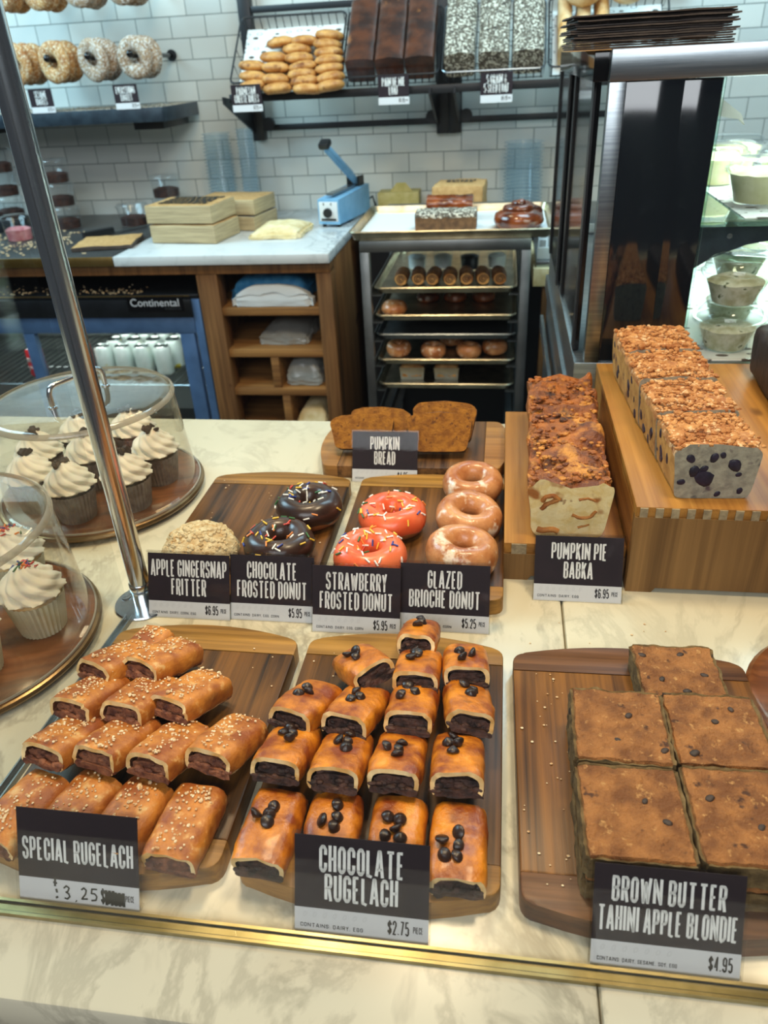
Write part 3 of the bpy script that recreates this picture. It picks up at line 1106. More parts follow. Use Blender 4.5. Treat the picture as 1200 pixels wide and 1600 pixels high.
# ------------------------------------------------------------------ blondies
def blondie(seed, label, x, y, z, w, d, h, rz=0, rais=()):
    o = roughbox((w, d, h), 25, .0015, 110, seed * 1.7, (0, 1, 1), .004).build('blondie', ['blondie_top', 'blondie_side'], None, (x, y, z), (0, 0, radians(rz)), 50)
    for (u, v, q) in rais:
        b = B(); b.ball((0, 0, 0), q, 2, (1.2, .9, .35), 0, .4, 200)
        b.build('raisin', 'raisin', o, (u * w, v * d, h + .0002), (0, 0, u * 9), 60)
    return tag(o, label, 'blondie', 'brown butter blondies on the right board')


blondie(1, 'blondie under the front left one, lower layer', .1045, .368, .0205, .074, .080, .021, 1)
blondie(2, 'blondie under the front right one, lower layer', .184, .371, .0205, .078, .081, .021, 1)
blondie(3, 'blondie under the middle left one, lower layer', .1055, .449, .0205, .074, .078, .021, 0)
blondie(4, 'blondie under the middle right one, lower layer', .182, .4535, .0205, .074, .080, .021, 0)
blondie(5, 'blondie at the back, single layer, reddish brown with dark raisins', .169, .5375, .0205, .074, .076, .024, 2, ((-.38, .30, .0036), (.08, .32, .0034), (-.22, -.1, .0028), (.30, -.02, .0032), (.02, -.30, .0034)))
blondie(6, 'blondie at the front left of the top layer, above the price sign', .1048, .370, .0425, .0745, .0815, .022, 1, ((.12, .10, .0024), (.3, -.1, .003)))
blondie(7, 'blondie at the front right of the top layer, cut by the photo edge', .1815, .3745, .0425, .0755, .083, .022, 1, ((-.28, .15, .0032), (.1, -.12, .0034)))
blondie(8, 'blondie at the middle left of the top layer', .1052, .4518, .0425, .0745, .078, .022, -1, ((.1, .12, .003), (-.05, -.22, .0026), (.42, -.3, .003)))
blondie(9, 'blondie at the middle right of the top layer, darker brown', .1815, .4585, .0425, .0745, .078, .017, 1, ((-.3, -.33, .0036), (.0, .1, .003), (.22, .28, .0026)))


# ------------------------------------------------------------------ donuts
def donut(name, label, x, y, z, R=.0275, r=.0165, icing=None, seed=1, sprink=0, rz=0, tilt=(0, 0), hgt=1.0, group=None):
    hgt *= 1.18
    t = thing(name, label, 'donut', (x, y, z), (radians(tilt[0]), radians(tilt[1]), rz), group)
    sd = Vector((seed * 3.3, seed, seed * 5.1))

    def pt(u, v, off=0, lo=0):
        rr = r + off
        k = 1 + .03 * noise.noise(Vector((cos(u) * 1.5, sin(u) * 1.5, seed)))
        q = Vector(((R + rr * cos(v)) * cos(u) * k, (R + rr * cos(v)) * sin(u) * k, max(.0, r * 1.05 * hgt + rr * 1.05 * hgt * sin(v))))
        return q + noise.noise_vector(q * 60 + sd) * .001
    bd = B()
    NU, NV = 40, 18
    rows = [[bd.bm.verts.new(pt(2 * PI * i / NU, 2 * PI * j / NV)) for j in range(NV)] for i in range(NU)]
    for i in range(NU):
        for j in range(NV):
            bd.bm.faces.new((rows[i][j], rows[(i + 1) % NU][j], rows[(i + 1) % NU][(j + 1) % NV], rows[i][(j + 1) % NV]))
    bd.build('dough', 'sugar_glaze' if icing is None else 'donut_dough', t, smooth=80)
    if icing:
        ic = B()
        NW = 14
        rows = []
        for i in range(NU):
            u = 2 * PI * i / NU
            drop = -.15 + .45 * noise.noise(Vector((cos(u) * 1.3 + seed, sin(u) * 1.3, 2))) + .12 * noise.noise(Vector((cos(u) * 4 + seed, sin(u) * 4, 2)))
            v0, v1 = drop - .25, PI + .7
            row = [pt(u, v0 + (v1 - v0) * j / NW, .0016 if 0 < j < NW else -.0004) for j in range(NW + 1)]
            rows.append([ic.bm.verts.new(p) for p in row])
        for i in range(NU):
            for j in range(NW):
                ic.bm.faces.new((rows[i][j], rows[(i + 1) % NU][j], rows[(i + 1) % NU][j + 1], rows[i][j + 1]))
        ic.build('icing', icing, t, smooth=80)
        rr = random.Random(seed * 7)
        cols = ['white', 'yellow', 'red', 'blue', 'green', 'orange', 'white', 'white', 'yellow']
        for i in range(sprink):
            u = rr.uniform(0, 2 * PI)
            v = rr.uniform(.3, PI - .2)
            p = pt(u, v, .0022)
            nrm = Vector((cos(v) * cos(u), cos(v) * sin(u), sin(v)))
            ax = nrm.orthogonal().normalized()
            ax.rotate(Matrix.Rotation(rr.uniform(0, PI), 3, nrm))
            cn = 'sprinkle_' + rr.choice(cols)
            if cn not in SPR:
                s = B(); s.tube([(0, 0, -.0038), (0, 0, -.003), (0, 0, .003), (0, 0, .0038)], .00105, 6)
                o = s.build('sprinkle', cn, t, smooth=60)
                SPR[cn] = o
            else:
                o = bpy.data.objects.new('sprinkle', SPR[cn].data)
                COL.objects.link(o)
                o.parent = t
            o.location = p
            o.rotation_euler = ax.to_track_quat('Z', 'Y').to_euler()
    return t


SPR = {}
donut('chocolate_frosted_donut', 'chocolate frosted donut with rainbow sprinkles, the one farther back', -.236, .8155, .020, .0268, .0148, 'choc_icing', 3, 46, 1, group='chocolate frosted donuts')
donut('chocolate_frosted_donut', 'chocolate frosted donut with rainbow sprinkles, directly behind its price sign', -.252, .727, .020, .0268, .0148, 'choc_icing', 4, 46, 2, group='chocolate frosted donuts')
donut('strawberry_frosted_donut', 'coral pink frosted donut with sprinkles, the one farther back', -.1255, .799, .020, .0266, .0148, 'pink_icing', 7, 50, 0, group='strawberry frosted donuts')
donut('strawberry_frosted_donut', 'coral pink frosted donut with sprinkles, directly behind its price sign', -.140, .711, .020, .0266, .0148, 'pink_icing', 9, 50, 2, group='strawberry frosted donuts')
donut('glazed_donut', 'sugar glazed donut farthest back, beside the pumpkin bread sign', -.030, .893, .020, .0255, .0148, None, 11, 0, 0, (6, 0), group='glazed brioche donuts')
donut('glazed_donut', 'sugar glazed donut in the middle of its row of three', -.033, .807, .020, .0262, .0152, None, 12, 0, 1, (8, 0), group='glazed brioche donuts')
donut('glazed_donut', 'sugar glazed donut nearest its price sign', -.037, .721, .020, .0262, .0156, None, 13, 0, 2, (6, 0), 1.1, group='glazed brioche donuts')

t = thing('apple_fritter', 'crumb-covered fritter mound behind the apple gingersnap sign', 'fritter', (-.348, .716, .0202), (0, 0, 0))
b = B()
b.lathe([(0, 0), (.042, 0), (.047, .012), (.042, .026), (.030, .036), (.014, .041), (0, .042)], 36)
b.jitter(.003, 60, 3, .004); b.build('dough', 'crumble', t, smooth=60)
b = B()
r_ = random.Random(5)
for i in range(420):
    a, q = r_.uniform(0, 2 * PI), sqrt(r_.random())
    z = .006 + .036 * sqrt(max(0, 1 - q ** 2.4))
    b.ball((q * .0455 * cos(a), q * .0455 * sin(a), z), r_.uniform(.0014, .0040), 1, amp=.3)
o = b.build('crumb_topping', 'crumble', t, smooth=0); o['kind'] = 'stuff'

r_ = random.Random(77)
b = B()
for (x0, x1, y0, y1, n, zz) in ((-.39, -.21, .74, .92, 40, .0205), (-.18, -.02, .34, .57, 46, .0205), (-.38, -.2, .40, .57, 30, .0205), (.03, .07, .33, .56, 34, .0205), (-.2, 0, .595, .612, 5, .0003), (.02, .2, .60, .66, 8, .0003)):
    for i in range(n):
        b.ball((r_.uniform(x0, x1), r_.uniform(y0, y1), zz + .0004), r_.uniform(.0004, .0012), 1, (1.3, 1, .6))
tag(b.build('stray_crumbs', 'sugar', smooth=0), 'tiny pastry crumbs scattered on the boards and marble', 'crumbs', None, 'stuff')


# ------------------------------------------------------------------ loaves and crates
def loaf_body(L, w0, w1, h, dome=.006, seed=1, amp=.0015, topamp=.004, ns=70, topns=55, ny=40, mats=(0, 1, 2), pw=.28, hb=None, nu=44, braid=0):
    """loaf along Y; bottom width w0, top width w1; material slots: crust, front cut, side"""
    b = B()
    rings = []
    sd = Vector((seed * 2.7, seed * 1.9, seed))
    for j in range(ny + 1):
        t = j / ny
        y = (t - .5) * L
        ring = []
        for k in range(nu):
            a = 2 * PI * k / nu
            cx = copysign(abs(cos(a)) ** pw, cos(a))
            cz = copysign(abs(sin(a)) ** pw, sin(a))
            q = (cz + 1) / 2
            hh = h * (1 + (hb(t) if hb else 0))
            x = cx * (w0 + (w1 - w0) * q) / 2
            z = q * hh + (dome * (1 - cx * cx) if cz > .5 else 0)
            p = Vector((x, y, z))
            n = noise.noise_vector(p * ns + sd) * amp
            p += Vector((n.x, n.y if 0 < j < ny else n.y * .3, n.z if q > .1 else 0))
            if q > .7:
                p.z += topamp * noise.noise(p * topns + sd) + topamp * .5 * noise.noise(p * topns * 2.3 + sd)
                if braid:
                    p.z += braid * (abs(sin(t * 9.5 + x * 26)) - .5)
                    p.x += braid * .3 * sin(t * 19) * copysign(1, x)
            p.z = max(p.z, 0)
            ring.append(p)
        rings.append(ring)
    ztop = h * .72
    nt = lambda i: mats[0] if sin(2 * PI * (i + .5) / nu) > .1 and abs(cos(2 * PI * (i + .5) / nu)) < .985 else mats[2]
    b.rings(rings, nt, (mats[1], mats[1]))
    return b


def crate(label, x0, x1, y0, y1, h, th=.012, fingers=11, rot=0):
    cx, cy = (x0 + x1) / 2, y0
    W, D = x1 - x0, y1 - y0
    t = thing('wooden_riser', label, 'riser', (cx, cy, 0), (0, 0, rot), 'wooden box risers')
    # top board with finger joints showing at its front edge
    b = B()
    b.bx(-W / 2, W / 2, .0015, D, h - th, h, 0, .0008)
    b.build('top_board', 'pine', t)
    f = B()
    # front board with a low cut-out foot
    P = [(-W / 2, 0), (-W / 2 + .028, 0), (-W / 2 + .032, .006), (W / 2 - .032, .006), (W / 2 - .028, 0), (W / 2, 0), (W / 2, h - th), (-W / 2, h - th)]
    f.prism(P, -.012, 0, 0, Matrix.Rotation(PI / 2, 4, 'X'))
    f.build('front_board', 'pine_front', t)
    e = B()
    n = fingers
    s = W / (2 * n)
    for i in range(n):
        e.bx(-W / 2 + s * (2 * i + .5), -W / 2 + s * (2 * i + 1.5), 0, .0025, h - th, h - .0008)
    e.build('finger_joint', 'pine_end', t)
    b2 = B()
    b2.bx(-W / 2, W / 2, D - .012, D - .0005, 0, h - th)
    b2.build('back_board', 'pine_front', t)
    s1 = B()
    for sx in (-1, 1):
        s1.bx(sx * (W / 2 - .006) - .006, sx * (W / 2 - .006) + .006, .013, D - .013, 0, h - th)
    s1.build('side_board', 'pine', t)
    return t


crate('low pine riser under the pumpkin pie babka', .0125, .1475, .731, 1.105, .05, .014, 4)
crate('tall pine riser with finger joints under the blueberry crumb loaf', .1495, .47, .718, 1.158, .110, .012, 20)

t = thing('babka_loaf', 'pumpkin pie babka loaf with a pale swirled cut face, on the low riser', 'loaf', (.0855, .911, .0503), (0, 0, radians(-1)))
b = loaf_body(.325, .078, .094, .064, .004, 5, .003, .013, 60, 48, 80, pw=.22, hb=lambda q: .10 * sin(q * 3) * (.5 + q), braid=.005, nu=56)
b.build('loaf_body', ['babka_crust', 'babka_crumb', 'babka_crust'], t, smooth=50)
for pts, rad in (([(-.030, .046), (-.026, .052), (-.018, .054), (-.012, .050), (-.018, .046), (-.026, .042), (-.030, .036)], .0026), ([(.004, .030), (.014, .026), (.024, .028), (.030, .036)], .0018),
                 ([(-.034, .010), (-.026, .008), (-.016, .010), (-.010, .007)], .0034), ([(.010, .050), (.020, .052), (.028, .049)], .0014), ([(.012, .014), (.024, .018)], .0015)):
    q = B()
    pp = []
    for a_, c_ in zip(pts, pts[1:]):
        pp += [(a_[0] + (c_[0] - a_[0]) * k / 3, -.1628, a_[1] + (c_[1] - a_[1]) * k / 3) for k in range(3)]
    q.tube(pp + [(pts[-1][0], -.1628, pts[-1][1])], rad, 8)
    q.jitter(.0010, 300, 4).build('pumpkin_swirl', 'swirl', t, smooth=60)
b = B()
r_ = random.Random(8)
for i in range(420):
    u, v = r_.uniform(-.46, .46), r_.uniform(-.48, .48)
    zt = .064 * (1 + .10 * sin((v + .5) * 3) * (1 + v)) + .005 * (abs(sin((v + .5) * 9.5 + u * 2.4)) - .5)
    b.ball((u * .09, v * .325, zt + r_.uniform(.0, .007)), r_.uniform(.0012, .0046), 1, (1.3, 1.2, .7), amp=.4)
o = b.build('crumb_topping', 'babka_crust', t, smooth=0); o['kind'] = 'stuff'


def berry_loaf(label, y0, y1, cx, w, h, seed):
    L = y1 - y0
    t = thing('blueberry_crumb_loaf', label, 'loaf', (cx, (y0 + y1) / 2, .1103), (0, 0, radians(3)), 'blueberry crumb loaf pieces on the tall riser')
    b = loaf_body(L, w * .86, w, h, .004, seed, .0012, .004, 80, 60, max(8, int(L / .006)), pw=.2)
    b.build('loaf_body', ['streusel', 'berry_crumb', 'berry_side'], t, smooth=50)
    bl = []
    r_ = random.Random(seed + 50)
    if seed == 1:
        bl = [(-.028, .048, .0048), (-.022, .033, .0060), (-.010, .024, .0095), (-.012, .036, .0042), (.018, .040, .0070), (-.004, .049, .0050), (.024, .029, .0030), (.004, .052, .0034), (-.033, .020, .0040), (.006, .006, .0034), (.028, .010, .0036)]
        for bx, bz, br in bl:
            q = B(); q.ball((0, 0, 0), br, 2, (1.15, .22, .9), 0, .35, 150)
            q.build('blueberry', 'berry', t, (bx, -L / 2 - .0004, bz), (0, r_.uniform(0, 3), 0), 60)
    for k in range(5):
        br = r_.uniform(.003, .007)
        zz = r_.uniform(.012, h - .012)
        q = B(); q.ball((0, 0, 0), br, 2, (.22, 1.0, 1.25), 0, .35, 150)
        q.build('blueberry', 'berry', t, (-w * (.86 + .14 * zz / h) / 2 + .0002, r_.uniform(-.42, .42) * L, zz), (r_.uniform(0, 3), 0, 0), 60)
    b = B()
    r_ = random.Random(seed)
    for i in range(int(L * 5200)):
        u, v = r_.uniform(-.495, .495), r_.uniform(-.495, .495)
        zz = h + .001 + .004 * (1 - 4 * u * u) + .004 * noise.noise(Vector((u * 5, v * L * 50, seed)))
        b.ball((u * w, v * L, zz), min(.0062, r_.uniform(.0010, .0030) * (1.9 if r_.random() < .06 else 1)), 1, (1.1, 1.1, .9), amp=.35, nsc=200)
    o = b.build('crumb_topping', 'streusel', t, smooth=0); o['kind'] = 'stuff'


berry_loaf('front end piece of blueberry crumb loaf, cut face dotted with berries', .742, .8265, .2265, .090, .058, 1)
berry_loaf('blueberry crumb loaf piece second from the front', .8272, .9185, .2215, .093, .062, 2)
berry_loaf('blueberry crumb loaf piece third from the front', .9192, 1.0125, .2165, .096, .066, 3)
berry_loaf('blueberry crumb loaf piece at the far back end', 1.0132, 1.105, .212, .098, .070, 4)

t = thing('chocolate_loaf', 'dark chocolate loaf at the right edge of the tall riser', 'loaf', (.397, .975, .1103), (0, 0, radians(-3)))
b = loaf_body(.27, .086, .096, .072, .006, 12, .002, .004, 60, 50, 44, pw=.26)
b.build('loaf_body', ['choc_cake', 'choc_cake', 'choc_cake'], t, smooth=50)


def slice_bread(label, x, y, z, tilt, rz, seed, w=.098, h=.074):
    t = thing('pumpkin_bread_slice', label, 'bread slice', (x, y, z), (radians(-tilt), 0, radians(rz)), 'pumpkin bread slices on the back board')
    b = loaf_body(.021, w * .80, w, h * .90, .008, seed, .0012, .0015, 90, 70, 5, pw=.24)
    b.build('slice', ['pumpkin_crust', 'pumpkin_crumb', 'pumpkin_crust'], t, smooth=50)


slice_bread('pumpkin bread slice in front of the left pair, behind its sign', -.199, 1.008, .0275, 32, 4, 1, .098, .050)
slice_bread('pumpkin bread slice behind the left pair', -.176, 1.038, .0275, 32, -3, 2, .096, .048)
slice_bread('pumpkin bread slice in front of the right pair', -.083, 1.004, .0275, 30, 2, 3, .099, .056)
slice_bread('pumpkin bread slice behind the right pair', -.079, 1.035, .0275, 30, -2, 4, .099, .061)


# ------------------------------------------------------------------ cupcakes under domes
def cupcake(label, x, y, z, kind, seed, rz):
    t = thing('cupcake', label, 'cupcake', (x, y, z), (0, 0, rz), {'cookie': 'chocolate cupcakes under the rear dome', 'sprinkle': 'vanilla cupcakes under the front dome'}[kind])
    b = B()
    H = .043
    npl = 34

    def wob(a, k):
        return 1 + (.028 if k > 0 else .02) * (1 if int(round(a / (2 * PI) * npl * 2)) % 2 else -1)
    b.lathe([(0, 0), (.0235, 0), (.0265, H * .4), (.0305, H), (.0300, H), (.0262, H * .5), (.022, .002), (0, .002)], npl * 2, 0, None, wob)
    b.build('paper_liner', 'liner_dark' if kind == 'cookie' else 'liner_pale', t, smooth=20)
    b = B()
    b.lathe([(0, .004), (.0225, .004), (.0288, H - .002), (.0285, H + .004), (.02, H + .009), (0, H + .01)], 32)
    b.jitter(.0008, 150, seed).build('cake', 'choc_cake' if kind == 'cookie' else 'white_loaf', t, smooth=60)
    b = B()
    prof = []
    n = 30
    base = H + .003
    hgt = .037
    for i in range(n + 1):
        q = i / n
        r = .0332 * (1 - q ** 1.7) ** .75 * (1 + .035 * sin(q * 17)) if q < 1 else 0
        if q < .1:
            r = .026 + .0075 * (q / .1) ** .5
        prof.append((max(r, 0), base + hgt * q ** 1.0))
    seg = 108

    def wb(a, k):
        q = k / n
        return 1 + (.16 * abs(sin(4.5 * a + q * 9.0)) ** .8 - .10 + .022 * sin(27 * a + q * 54)) * (1 - q * .3) * (1 if k else 0) + .03 * noise.noise(Vector((cos(a) * 2, sin(a) * 2, seed + q * 3)))
    b.lathe(prof, seg, 0, None, wb)
    b.build('frosting_swirl', 'frosting', t, smooth=60)
    r_ = random.Random(seed)
    if kind == 'cookie':
        for i in range(8):
            d = r_.uniform(.0, .011)
            a = r_.uniform(0, 2 * PI)
            c = B()
            s = r_.uniform(.0035, .0068)
            c.box((0, 0, 0), (s * 1.7, s * 1.3, s * .9), None, 0, s * .25, 1)
            c.jitter(s * .35, 300, i + seed)
            c.build('cookie_crumb', 'cookie', t, (d * cos(a), d * sin(a), base + hgt * (1 - (d / .034) ** 1.6) ** .6 + s * .25),
                    (r_.uniform(-1, 1), r_.uniform(-1, 1), r_.uniform(0, 6)), 30)
    else:
        for i in range(24):
            d = abs(r_.gauss(0, .008))
            a = r_.uniform(0, 2 * PI)
            d = min(d, .024)
            zz = base + hgt * (1 - (d / .034) ** 1.33) ** .59 + .0006
            cn = 'sprinkle_' + r_.choice(['red', 'blue', 'green', 'orange', 'white'])
            o = bpy.data.objects.new('sprinkle', SPR[cn].data)
            COL.objects.link(o)
            o.parent = t
            o.location = (d * cos(a), d * sin(a), zz)
            o.rotation_euler = (PI / 2 + r_.uniform(-.5, .5), 0, r_.uniform(0, 6))
    return t


def cake_stand(label, dlabel, x, y, R, r0, r1, H, hrot):
    t = thing('cake_board', label, 'cake board', (x, y, 0), (0, 0, .4), 'round cake boards with domes')
    b = B(); b.lathe([(0, .0005), (R - .012, .0005), (R - .003, .006), (R - .003, .012), (R - .006, .0145), (0, .0145)], 72)
    b.build('wooden_disc', 'cake_wood', t)
    b = B(); b.lathe([(R - .003, .006), (R, .007), (R + .0015, .010), (R, .013), (R - .003, .0142), (R - .0029, .006)], 72)
    b.build('metal_rim', 'board_rim', t)
    t = thing('cake_dome', dlabel, 'cake dome', (x, y, .0148), (0, 0, hrot), 'clear cake domes')
    b = B()
    H -= .0148
    rc = .012
    prof = [(r0 + .004, 0), (r0 + .004, .003), (r0, .004)]
    prof += [(r0 + (r1 - r0) * q, .004 + (H - rc - .004) * q) for q in (.25, .5, .75, 1)]
    prof += [(r1 - rc * (1 - cos(q * PI / 8)), H - rc + rc * sin(q * PI / 8)) for q in (1, 2, 3, 4)]
    prof += [(r1 * .5, H + .0012), (0, H + .0018)]
    b.lathe(prof, 96)
    b.build('cover', 'dome_plastic', t, smooth=70)
    b = B()
    b.lathe([(r1 - .0005, H - .0075), (r1 + .0014, H - .006), (r1 + .0008, H - .003), (r1 - .003, H + .0002), (r1 - .0032, H - .0006), (r1 - .0005, H - .0045), (r1 - .0005, H - .0075)], 96)
    b.lathe([(r0 + .0042, .0008), (r0 + .0062, .0008), (r0 + .0062, .0028), (r0 + .0042, .0028), (r0 + .0042, .0008)], 96)
    b.build('moulded_rim', 'dome_rim', t)
    b = B()
    w, hh = .044, .030
    pts = [(-w, 0, H + .0005), (-w, 0, H + hh - .010), (-w + .003, 0, H + hh - .003), (-w + .010, 0, H + hh), (w - .010, 0, H + hh), (w - .003, 0, H + hh - .003),
           (w, 0, H + hh - .010), (w, 0, H + .0005)]
    b.tube(pts, .0036, 12)
    b.build('handle', 'chrome', t, smooth=60)
    b = B()
    for s in (-1, 1):
        b.lathe([(.0034, H + .0012), (.0062, H + .0012), (.0062, H + .003), (.0036, H + .0036)], 16, 0, Matrix.Translation((s * w, 0, 0)))
    b.build('handle_ferrule', 'chrome', t)


cake_stand('round wooden cake board with metal rim under the rear cupcakes', 'clear plastic dome with chrome handle over the chocolate cupcakes', -.566, .900, .143, .134, .124, .152, 1.15)
cake_stand('round wooden cake board under the sprinkled cupcakes, nearest left', 'clear plastic dome over the sprinkled cupcakes, cut by the left edge', -.570, .563, .146, .137, .127, .150, 1.0)
back_c = [('chocolate cupcake at the far left of the rear dome, second from front', -.6564, .9043), ('chocolate cupcake at the back of the rear dome, left of the post', -.6234, .9700),
          ('chocolate cupcake in the centre of the rear dome', -.5780, .9050), ('chocolate cupcake at the back right of the rear dome', -.5499, .9891),
          ('chocolate cupcake at the right of the rear dome', -.4860, .9220), ('chocolate cupcake at the front left of the rear dome', -.6298, .8358),
          ('chocolate cupcake at the very front of the rear dome', -.5602, .8123), ('chocolate cupcake at the front right of the rear dome, beside the post', -.4953, .8469)]
DEF = []
# one sprinkle of every colour must exist before the cupcakes share its mesh
for cn in ('red', 'blue', 'green', 'orange', 'white'):
    assert 'sprinkle_' + cn in SPR
for i, (lb, x, y) in enumerate(back_c):
    cupcake(lb, x, y, .0148, 'cookie', 20 + i, i * 1.3)
for i, (lb, x, y) in enumerate([('vanilla cupcake with sprinkles at the back of the front dome', -.545, .652), ('vanilla cupcake with sprinkles at the right of the front dome', -.484, .586),
                                ('vanilla cupcake at the front of the front dome, cut by the left edge', -.515, .512)]):
    cupcake(lb, x, y, .0148, 'sprinkle', 40 + i, i * 1.7)


# ------------------------------------------------------------------ back counter and cabinet
t = thing('back_worktop', 'grey veined marble worktop along the tiled wall', 'worktop')
b = B(); b.bx(-1.302, -.556, 2.472, 3.328, -.032, 0, 0, .003); b.build('marble_slab', 'back_marble', t)
t = thing('granite_worktop', 'dark speckled worktop strewn with seeds at the far left', 'worktop')
b = B(); b.bx(-2.7, -1.304, 2.476, 3.328, -.030, -.0005, 0, .002); b.build('stone_slab', 'dark_granite', t)
b = B(); b.bx(-2.7, -1.304, 2.470, 2.4755, -.030, 0, 0, .001); b.build('front_edging', 'brass_edge', t)
r_ = random.Random(3)
b = B()
for i in range(420):
    x, y = r_.uniform(-2.0, -1.42), r_.gauss(2.74, .12)
    if 2.5 < y < 3.1 and not (y > 2.76 and -1.62 < x) and not (-1.57 < x and y > 2.53) and hypot(x + 1.83, y - 2.80) > .07 and hypot(x + 1.75, y - 3.02) > .07:
        b.ball((x, y, .0024), r_.uniform(.002, .0055), 1, (1.3, 1, .5))
o = tag(b.build('spilled_seeds', 'sugar', smooth=0), 'pale seeds spilled over the dark worktop', 'seeds', None, 'stuff')

cz = .9
t = thing('cubby_cabinet', 'rough wooden cabinet with open cubbies below the marble worktop', 'cabinet', (0, 0, -.9))
def part(nm, m, x0, x1, y0, y1, z0, z1, bev=.002, par=None):
    q = B(); q.bx(x0, x1, y0, y1, z0 + cz, z1 + cz, 0, bev)
    return q.build(nm, m, par or t)
part('post', 'cabinet_wood', -1.03, -.957, 2.50, 2.57, -.899, -.067)
part('post', 'cabinet_wood', -.612, -.560, 2.50, 2.57, -.899, -.067)
part('top_rail', 'cabinet_wood', -2.7, -.560, 2.496, 2.56, -.067, -.033)
part('side_panel', 'cabinet_wood', -.580, -.560, 2.572, 3.32, -.899, -.033)
part('side_panel', 'cabinet_wood', -1.03, -1.01, 2.572, 3.32, -.899, -.068)
part('back_panel', 'black_metal', -1.008, -.582, 3.29, 3.31, -.899, -.068)  # cubby back coloured black to stand for the shade inside
for z in (-.199, -.349, -.494, -.66):
    part('shelf', 'shelf_wood', -1.008, -.5825, 2.51, 3.28, z - .014, z + .014)
part('divider', 'shelf_wood', -.808, -.779, 2.512, 3.2, -.4795, -.3635)
part('divider', 'shelf_wood', -.781, -.752, 2.512, 3.2, -.6455, -.5085)


def lumpy(name, label, cat, x0, x1, y0, y1, z0, h, m, seed, amp=.012, group=None):
    o = roughbox((x1 - x0, y1 - y0, h), 16, amp, 16, seed, (0, 0, 0), .02, h * .25)
    for v in o.bm.verts:
        e = max(abs(v.co.x) / (x1 - x0), abs(v.co.y) / (y1 - y0)) * 2
        v.co.z *= 1 - .55 * max(0, min(1, e)) ** 4
        v.co.z = max(v.co.z, 0)
    o = o.build(name, m, None, ((x0 + x1) / 2, (y0 + y1) / 2, z0), None, 60)
    return tag(o, label, cat, group)


lumpy('plastic_bag_bundle', 'crumpled blue plastic bag bundle in the top cubby', 'bag', -.945, -.665, 2.575, 2.85, -.183, .080, 'blue_bag', 2, .008)
lumpy('folded_white_sheets', 'folded white plastic sheets in front of the blue bag, top cubby', 'sheets', -.92, -.635, 2.515, 2.56, -.1845, .058, 'white_sheet', 4, .003)
lumpy('clear_bag', 'flat clear plastic bag lying in the second cubby', 'bag', -.86, -.68, 2.56, 2.85, -.3345, .05, 'bag_plastic', 6)
lumpy('clear_bag', 'puffy clear plastic bag in the small right cubby', 'bag', -.765, -.635, 2.53, 2.70, -.4790, .082, 'bag_plastic', 7, .008)
lumpy('paper_sleeve_pile', 'cream coloured folded paper pile in the bottom right cubby', 'paper pile', -.74, -.625, 2.53, 2.72, -.6455, .065, 'cloth', 9, .004)

# ------------------------------------------------------------------ glass-door drinks fridge
t = thing('drinks_fridge', 'black under-counter fridge with a badge reading Continental', 'fridge', (0, 0, -.9))
FX0, FX1 = -2.6, -1.034
part('top_panel', 'fridge_black', FX0, FX1, 2.50, 3.28, -.150, -.135)
part('header', 'fridge_black', FX0, FX1 - .028, 2.492, 2.52, -.214, -.151)
part('header_edging', 'brass_edge', FX0, FX1 - .028, 2.4895, 2.492, -.139, -.135, 0)
part('side_panel', 'fridge_frame', FX1 - .028, FX1, 2.50, 3.28, -.89, -.151)
part('back_panel', 'fridge_liner', FX0, FX1 - .03, 3.20, 3.22, -.89, -.152)
part('bottom_panel', 'fridge_black', FX0, FX1 - .03, 2.50, 3.19, -.899, -.86)
part('inner_lining', 'fridge_liner', FX1 - .034, FX1 - .0285, 2.55, 3.19, -.86, -.216)
part('door_rail', 'fridge_frame', FX0, FX1 - .030, 2.502, 2.53, -.273, -.216)
d1 = part('door', 'fridge_frame', -1.128, -1.074, 2.503, 2.528, -.85, -.274)
part('glass_pane', 'clear_glass', -1.69, -1.129, 2.514, 2.518, -.85, -.274, 0, d1)
d2 = part('door', 'fridge_frame', -1.735, -1.691, 2.503, 2.528, -.85, -.274)
part('glass_pane', 'clear_glass', -2.55, -1.736, 2.520, 2.524, -.85, -.274, 0, d2)
b = B()
for i in range(46):
    b.cyl((-2.55 + i * .0325, 2.56, cz - .489), (-2.55 + i * .0325, 3.15, cz - .489), .0022, 6)
for y in (2.56, 2.75, 2.95, 3.15):
    b.cyl((-2.57, y, cz - .4925), (FX1 - .036, y, cz - .4925), .0028, 6)
b.build('wire_shelf', 'steel', t)
b = B()
b.bx(-1.294, -1.088, 2.4885, 2.4915, cz - .188, cz - .141)
badge = b.build('badge', 'black_gloss', t)
cu = bpy.data.curves.new('badge_text', 'FONT')
cu.body = 'Continental'
cu.size = .052
cu.extrude = .0003
to = bpy.data.objects.new('badge_text', cu)
COL.objects.link(to)
dg = bpy.context.evaluated_depsgraph_get()
me = bpy.data.meshes.new_from_object(to.evaluated_get(dg))
bpy.data.objects.remove(to)
xs = [v.co.x for v in me.vertices]
kx = .178 / (max(xs) - min(xs))
for v in me.vertices:
    v.co = Vector((-1.281 + (v.co.x - min(xs)) * kx, 2.4882 - v.co.z, cz - .172 + v.co.y * .72))
me.materials.clear()
me.materials.append(MATS['steel_dull'])
lo = bpy.data.objects.new('badge_lettering', me)
COL.objects.link(lo)
lo.parent = badge
lo.data.materials[0] = MATS['ink_grey']
b = B(); text(b, 'REFRIGERATOR', -1.098, cz - .1845, .007, 2.4883, 0, .085, 'r', .4, .2, .15)
b.build('badge_lettering', 'steel_dull', badge, smooth=0)
r_ = random.Random(4)
b = B()
